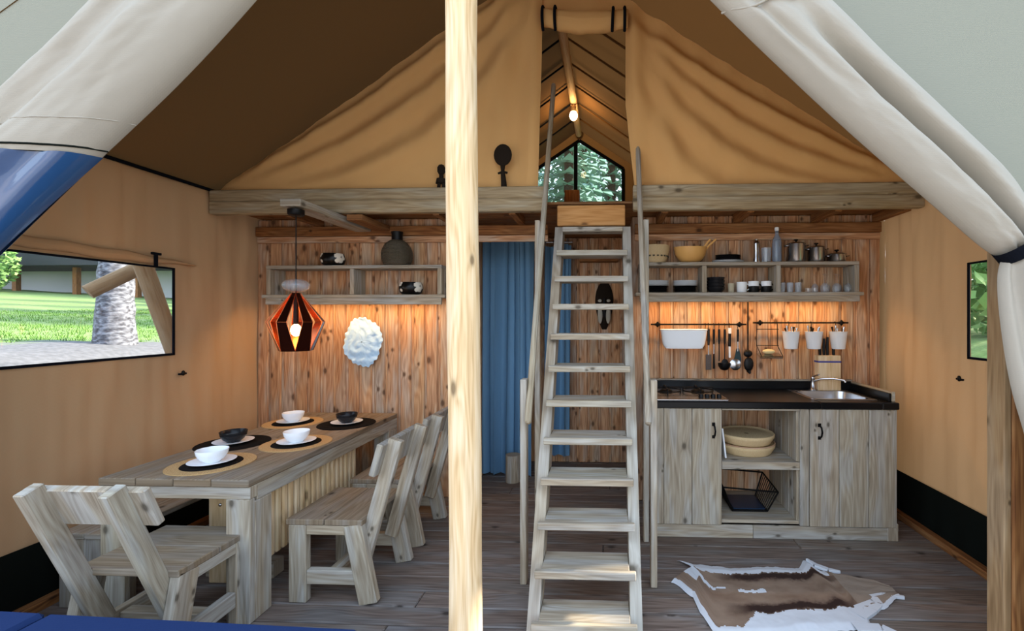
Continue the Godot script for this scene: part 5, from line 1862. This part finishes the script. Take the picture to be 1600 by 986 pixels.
	for k in spots.size():
		var o2: Node3D = con if k == 0 else dup(con, Vector3.ZERO, k * 1.3, "", "conifers behind the tent")
		o2.position = Vector3(spots[k][0], ground_h(spots[k][0], spots[k][1]) - 0.1, spots[k][1])
		o2.scale = Vector3.ONE * spots[k][2]
		o2.set_meta("label", "dark green conifer tree behind the tent, seen through the gable window")
	var bu := thing("bush", "green bush", "bush", Vector3.ZERO, "bushes beyond the lawn")
	var lf := MB.new()
	for k in 1500:
		var d := Vector3(r.randfn(), r.randfn(), r.randfn()).normalized() * pow(r.randf(), 0.3)
		var p := Vector3(d.x * 1.5, 1.5 + d.y * 1.5, d.z * 1.5)
		var n := Vector3(r.randfn(), r.randfn() + 0.6, r.randfn()).normalized()
		var s := n.cross(Vector3(r.randfn(), r.randfn(), r.randfn())).normalized() * 0.14
		lf.c = Color(0.10, 0.22, 0.06).lerp(Color(0.24, 0.42, 0.14), r.randf())
		lf.quad(p - s, p + n.cross(s) * 0.6, p + s, p - n.cross(s) * 0.6, n)
	obj("foliage", lf, needles, bu)
	var stem := MB.new()
	stem.tube([Vector3.ZERO, Vector3(0, 1.6, 0)], [0.10, 0.04], 8)
	obj("stem", stem, M.bronze, bu)
	var bs := [[-17.5, -22.0, 1.0, "green bush beside the white building beyond the lawn"], [-15.5, -26.0, 1.3, "taller green bush right of the white building beyond the lawn"], [7.6, -8.9, 1.25, "green bush outside the right window, the nearer one"], [10.6, -13.2, 1.7, "green bush outside the right window, the farther one"], [-32.0, -22.0, 1.0, "green bush in front of the white building"]]
	for k in bs.size():
		var o3: Node3D = bu if k == 0 else dup(bu, Vector3.ZERO, k * 2.1, "", "bushes beyond the lawn")
		o3.position = Vector3(bs[k][0], ground_h(bs[k][0], bs[k][1]) - 0.1, bs[k][1])
		o3.scale = Vector3.ONE * bs[k][2]
		o3.set_meta("label", bs[k][3])


func curtain(x0: float, x1: float, y0: float, y1: float, z: float, folds: float, label: String) -> void:
	var t := thing("door_curtain", label, "curtain", Vector3((x0 + x1) / 2.0, y0, z), "blue curtains in the recess")
	var mb := MB.new()
	var f := func(u: float, v: float) -> Vector3:
		var x := lerpf(x0, x1, u)
		var ph := u * TAU * folds + 0.7 * sin(v * 2.0 + u * 5.0)
		var w := lerpf(0.045, 0.022, v)
		return Vector3(x + 0.012 * sin(ph * 2.0), lerpf(y0, y1, v) - 0.02 * sin(u * PI * folds * 0.7) * v * v - 0.02 * u * (1.0 - v), z + w * sin(ph) + 0.012 * sin(ph * 2.3 + 1.0))
	mb.sheet(int(folds * 16), 24, f, Vector3(0, 0, 1))
	obj("cloth", mb, M.blue, t)
	var r := MB.new()
	r.tube([Vector3(x0 - 0.05, y1 + 0.03, z), Vector3(x1 + 0.02, y1 + 0.03, z)], 0.009, 8)
	obj("rod", r, M.steel, t)
	for k in int(folds) + 1:
		var x := lerpf(x0 + 0.02, x1 - 0.02, k / folds)
		var rg := []
		for a in 14: rg.append(Vector3(x, y1 + 0.022 + sin(TAU * a / 14) * 0.022, z + cos(TAU * a / 14) * 0.022))
		r = MB.new()
		r.tube(rg, 0.003, 5, false, true)
		obj("ring", r, M.steel, t)


func details() -> void:
	curtain(-1.215, -0.72, 0.03, 2.27, -4.4, 4.5, "blue curtain hanging in the recess between the post and the ladder")
	curtain(-0.66, -0.385, 0.12, 2.27, -4.72, 3.0, "narrow blue curtain seen between the ladder's treads")
	var sm := MB.new()
	var pts := []
	for k in 6: pts.append(Vector3(-0.885, 0.0 + k * 0.05, -4.26))
	sm.tube(pts, 0.068, 16)
	single("log_stub", sm, M.grey, Vector3(-0.885, 0, -4.26), "short pale log standing on the floor below the blue curtain", "log")
	# mask on the plank wall behind the ladder
	var mk := thing("carved_mask", "dark wooden mask with pale cheeks on the plank wall behind the ladder", "mask", Vector3(-0.04, 1.40, -4.84))
	var m := MB.new()
	var f := func(u: float, v: float) -> Vector3:
		var a := (u - 0.5) * PI
		var w: float = 0.115 * pow(sin(clampf(v * 0.93 + 0.05, 0.0, 1.0) * PI), 0.55) * (0.55 + 0.5 * v)
		return Vector3(-0.04 + sin(a) * w, lerpf(1.40, 1.90, v), -4.842 + cos(a) * 0.07 * sin(clampf(v + 0.02, 0, 1) * PI))
	m.sheet(20, 26, f, Vector3(0, 0, 1))
	obj("face", m, M.bronze, mk)
	m = MB.new()
	m.box(Transform3D(Basis(), Vector3(-0.04, 1.63, -4.765)), Vector3(0.02, 0.2, 0.03), 0.006)
	obj("nose", m, M.black, mk)
	for s in [-1, 1]:
		m = MB.new()
		m.ball(Vector3(-0.04 + s * 0.042, 1.56, -4.783), Vector3(0.026, 0.10, 0.012), 14)
		obj("cheek", m, mat(Color(0.72, 0.70, 0.64), 0.8), mk)
		m = MB.new()
		m.ball(Vector3(-0.04 + s * 0.045, 1.70, -4.782), Vector3(0.022, 0.016, 0.012), 10)
		obj("eye", m, mat(Color(0.72, 0.70, 0.64), 0.8), mk)
	m = MB.new()
	m.bb(Vector3(-0.30, 2.10, -4.84), Vector3(0.10, 2.14, -4.70), 0.006)
	single("high_shelf", m, M.joist, Vector3(-0.1, 2.10, -4.77), "short brown board high on the wall behind the top of the ladder", "shelf")
	# antelope hide on the floor: white edges, dark flank stripes, fawn back
	var hd := thing("hide_rug", "antelope hide rug with white edges and dark flank stripes on the floor", "rug", Vector3(0.95, 0, -2.6))
	var up := [Vector2(0.0, -2.90), Vector2(0.10, -2.86), Vector2(0.25, -2.83), Vector2(0.5, -2.85), Vector2(0.66, -2.84), Vector2(0.735, -2.935), Vector2(0.78, -2.82), Vector2(0.88, -2.79), Vector2(1.0, -2.74), Vector2(1.08, -2.68)]
	var lo := [Vector2(0.0, -2.66), Vector2(0.06, -2.52), Vector2(0.06, -2.40), Vector2(0.10, -2.20), Vector2(0.30, -2.22), Vector2(0.55, -2.27), Vector2(0.78, -2.29), Vector2(0.84, -2.42), Vector2(0.92, -2.46), Vector2(1.08, -2.56)]
	var crv := func(p: Array, s: float) -> float:
		for k in p.size() - 1:
			if s <= p[k + 1].x:
				var q: float = (s - p[k].x) / maxf(1e-5, p[k + 1].x - p[k].x)
				return lerpf(p[k].y, p[k + 1].y, q * q * (3.0 - 2.0 * q))
		return p[p.size() - 1].y
	var pos := func(u: float, v: float) -> Vector3:
		var s := u * 1.08
		var a: float = crv.call(up, s)
		var b: float = crv.call(lo, s)
		# the hind end is notched
		var x := 0.47 + s * 1.03 - 0.07 * (absf(v - 0.36) * 2.0 - 0.3) * exp(-u * 9.0) * 1.6
		var e := minf(v, 1.0 - v)
		return Vector3(x, 0.004 + 0.012 * minf(1.0, e * 12.0) + 0.005 * noise.get_noise_2d(x * 5.0, v * 3.0), lerpf(a, b, v) + 0.012 * noise.get_noise_2d(u * 18.0, 3.0 if v < 0.5 else 9.0) * (1.0 - minf(1.0, e * 4.0)))
	var shade := func(u: float, v: float) -> Color:
		var w := 0.035 * noise.get_noise_2d(u * 9.0, v * 5.0) + 0.02 * noise.get_noise_2d(u * 40.0, v * 20.0)
		var q := v + w
		var fawn := Color(0.17, 0.105, 0.07).lerp(Color(0.30, 0.22, 0.16), 0.5 + 0.5 * noise.get_noise_2d(u * 5.0 + 3.0, v * 6.0))
		var dark := Color(0.035, 0.016, 0.012)
		var white := Color(0.60, 0.63, 0.67)
		var c := fawn
		var body := clampf((u - 0.12) * 8.0, 0.0, 1.0) * clampf((0.80 - u) * 9.0, 0.0, 1.0)
		var top := 0.13 * clampf((u - 0.02) * 20.0, 0.0, 1.0)
		c = c.lerp(dark, body * (minf(1.0, 1.4 * bump(q, 0.20, 0.055)) + minf(1.0, 1.4 * bump(q, 0.68, 0.06))))
		if u < 0.74:
			if q < 0.14: c = white
			if q > 0.74 and u > 0.13 + (1.0 - q) * 0.5: c = white
		if u < 0.05 and (q < 0.62): c = white
		if u < 0.16 and absf(q - 0.40 - 0.3 * (0.1 - u)) < 0.05 * (1.0 - u * 5.0): c = white
		if u > 0.22 and u < 0.36 and absf(q - 0.42) < 0.016: c = white
		if u > 0.76: c = c.lerp(Color(0.30, 0.25, 0.20), 0.6)
		if q > 0.90: c = white
		return c
	m = MB.new()
	m.sheet(150, 80, pos, Vector3.UP, 1, 1, shade)
	obj("pelt", m, M.hide, hd)
	var legp := func(p: Array, w: Array) -> void:
		var lm := MB.new()
		lm.c = Color(0.60, 0.63, 0.67)
		for k in p.size() - 1:
			var d := Vector3(p[k + 1].x - p[k].x, 0, p[k + 1].y - p[k].y).normalized().cross(Vector3.UP)
			var a0 := Vector3(p[k].x, 0.017, p[k].y)
			var a1 := Vector3(p[k + 1].x, 0.017, p[k + 1].y)
			lm.quad(a0 - d * w[k], a0 + d * w[k], a1 + d * w[k + 1], a1 - d * w[k + 1], Vector3.UP)
			for s in [-1, 1]:
				lm.quad(a0 + d * w[k] * s, a1 + d * w[k + 1] * s, a1 + d * w[k + 1] * s - Vector3(0, 0.0165, 0), a0 + d * w[k] * s - Vector3(0, 0.0165, 0), d * s)
		obj("leg", lm, M.hide, hd)
	legp.call([Vector2(1.240, -2.935), Vector2(1.265, -2.87), Vector2(1.32, -2.82), Vector2(1.38, -2.80)], [0.006, 0.015, 0.014, 0.004])
	legp.call([Vector2(1.26, -2.40), Vector2(1.36, -2.46), Vector2(1.42, -2.50), Vector2(1.44, -2.55)], [0.05, 0.04, 0.03, 0.012])
	legp.call([Vector2(1.42, -2.56), Vector2(1.50, -2.58), Vector2(1.60, -2.56)], [0.008, 0.010, 0.005])
	legp.call([Vector2(1.20, -2.30), Vector2(1.33, -2.30), Vector2(1.42, -2.22)], [0.03, 0.025, 0.010])
	m = MB.new()
	m.c = tint()
	m.bb(Vector3(2.16, 0.0, -3.845), Vector3(2.215, 0.60, -3.80), 0.003, off())
	single("corner_batten", m, M.pine, Vector3(2.19, 0, -3.82), "short pale batten in the corner right of the kitchen cabinet", "batten")
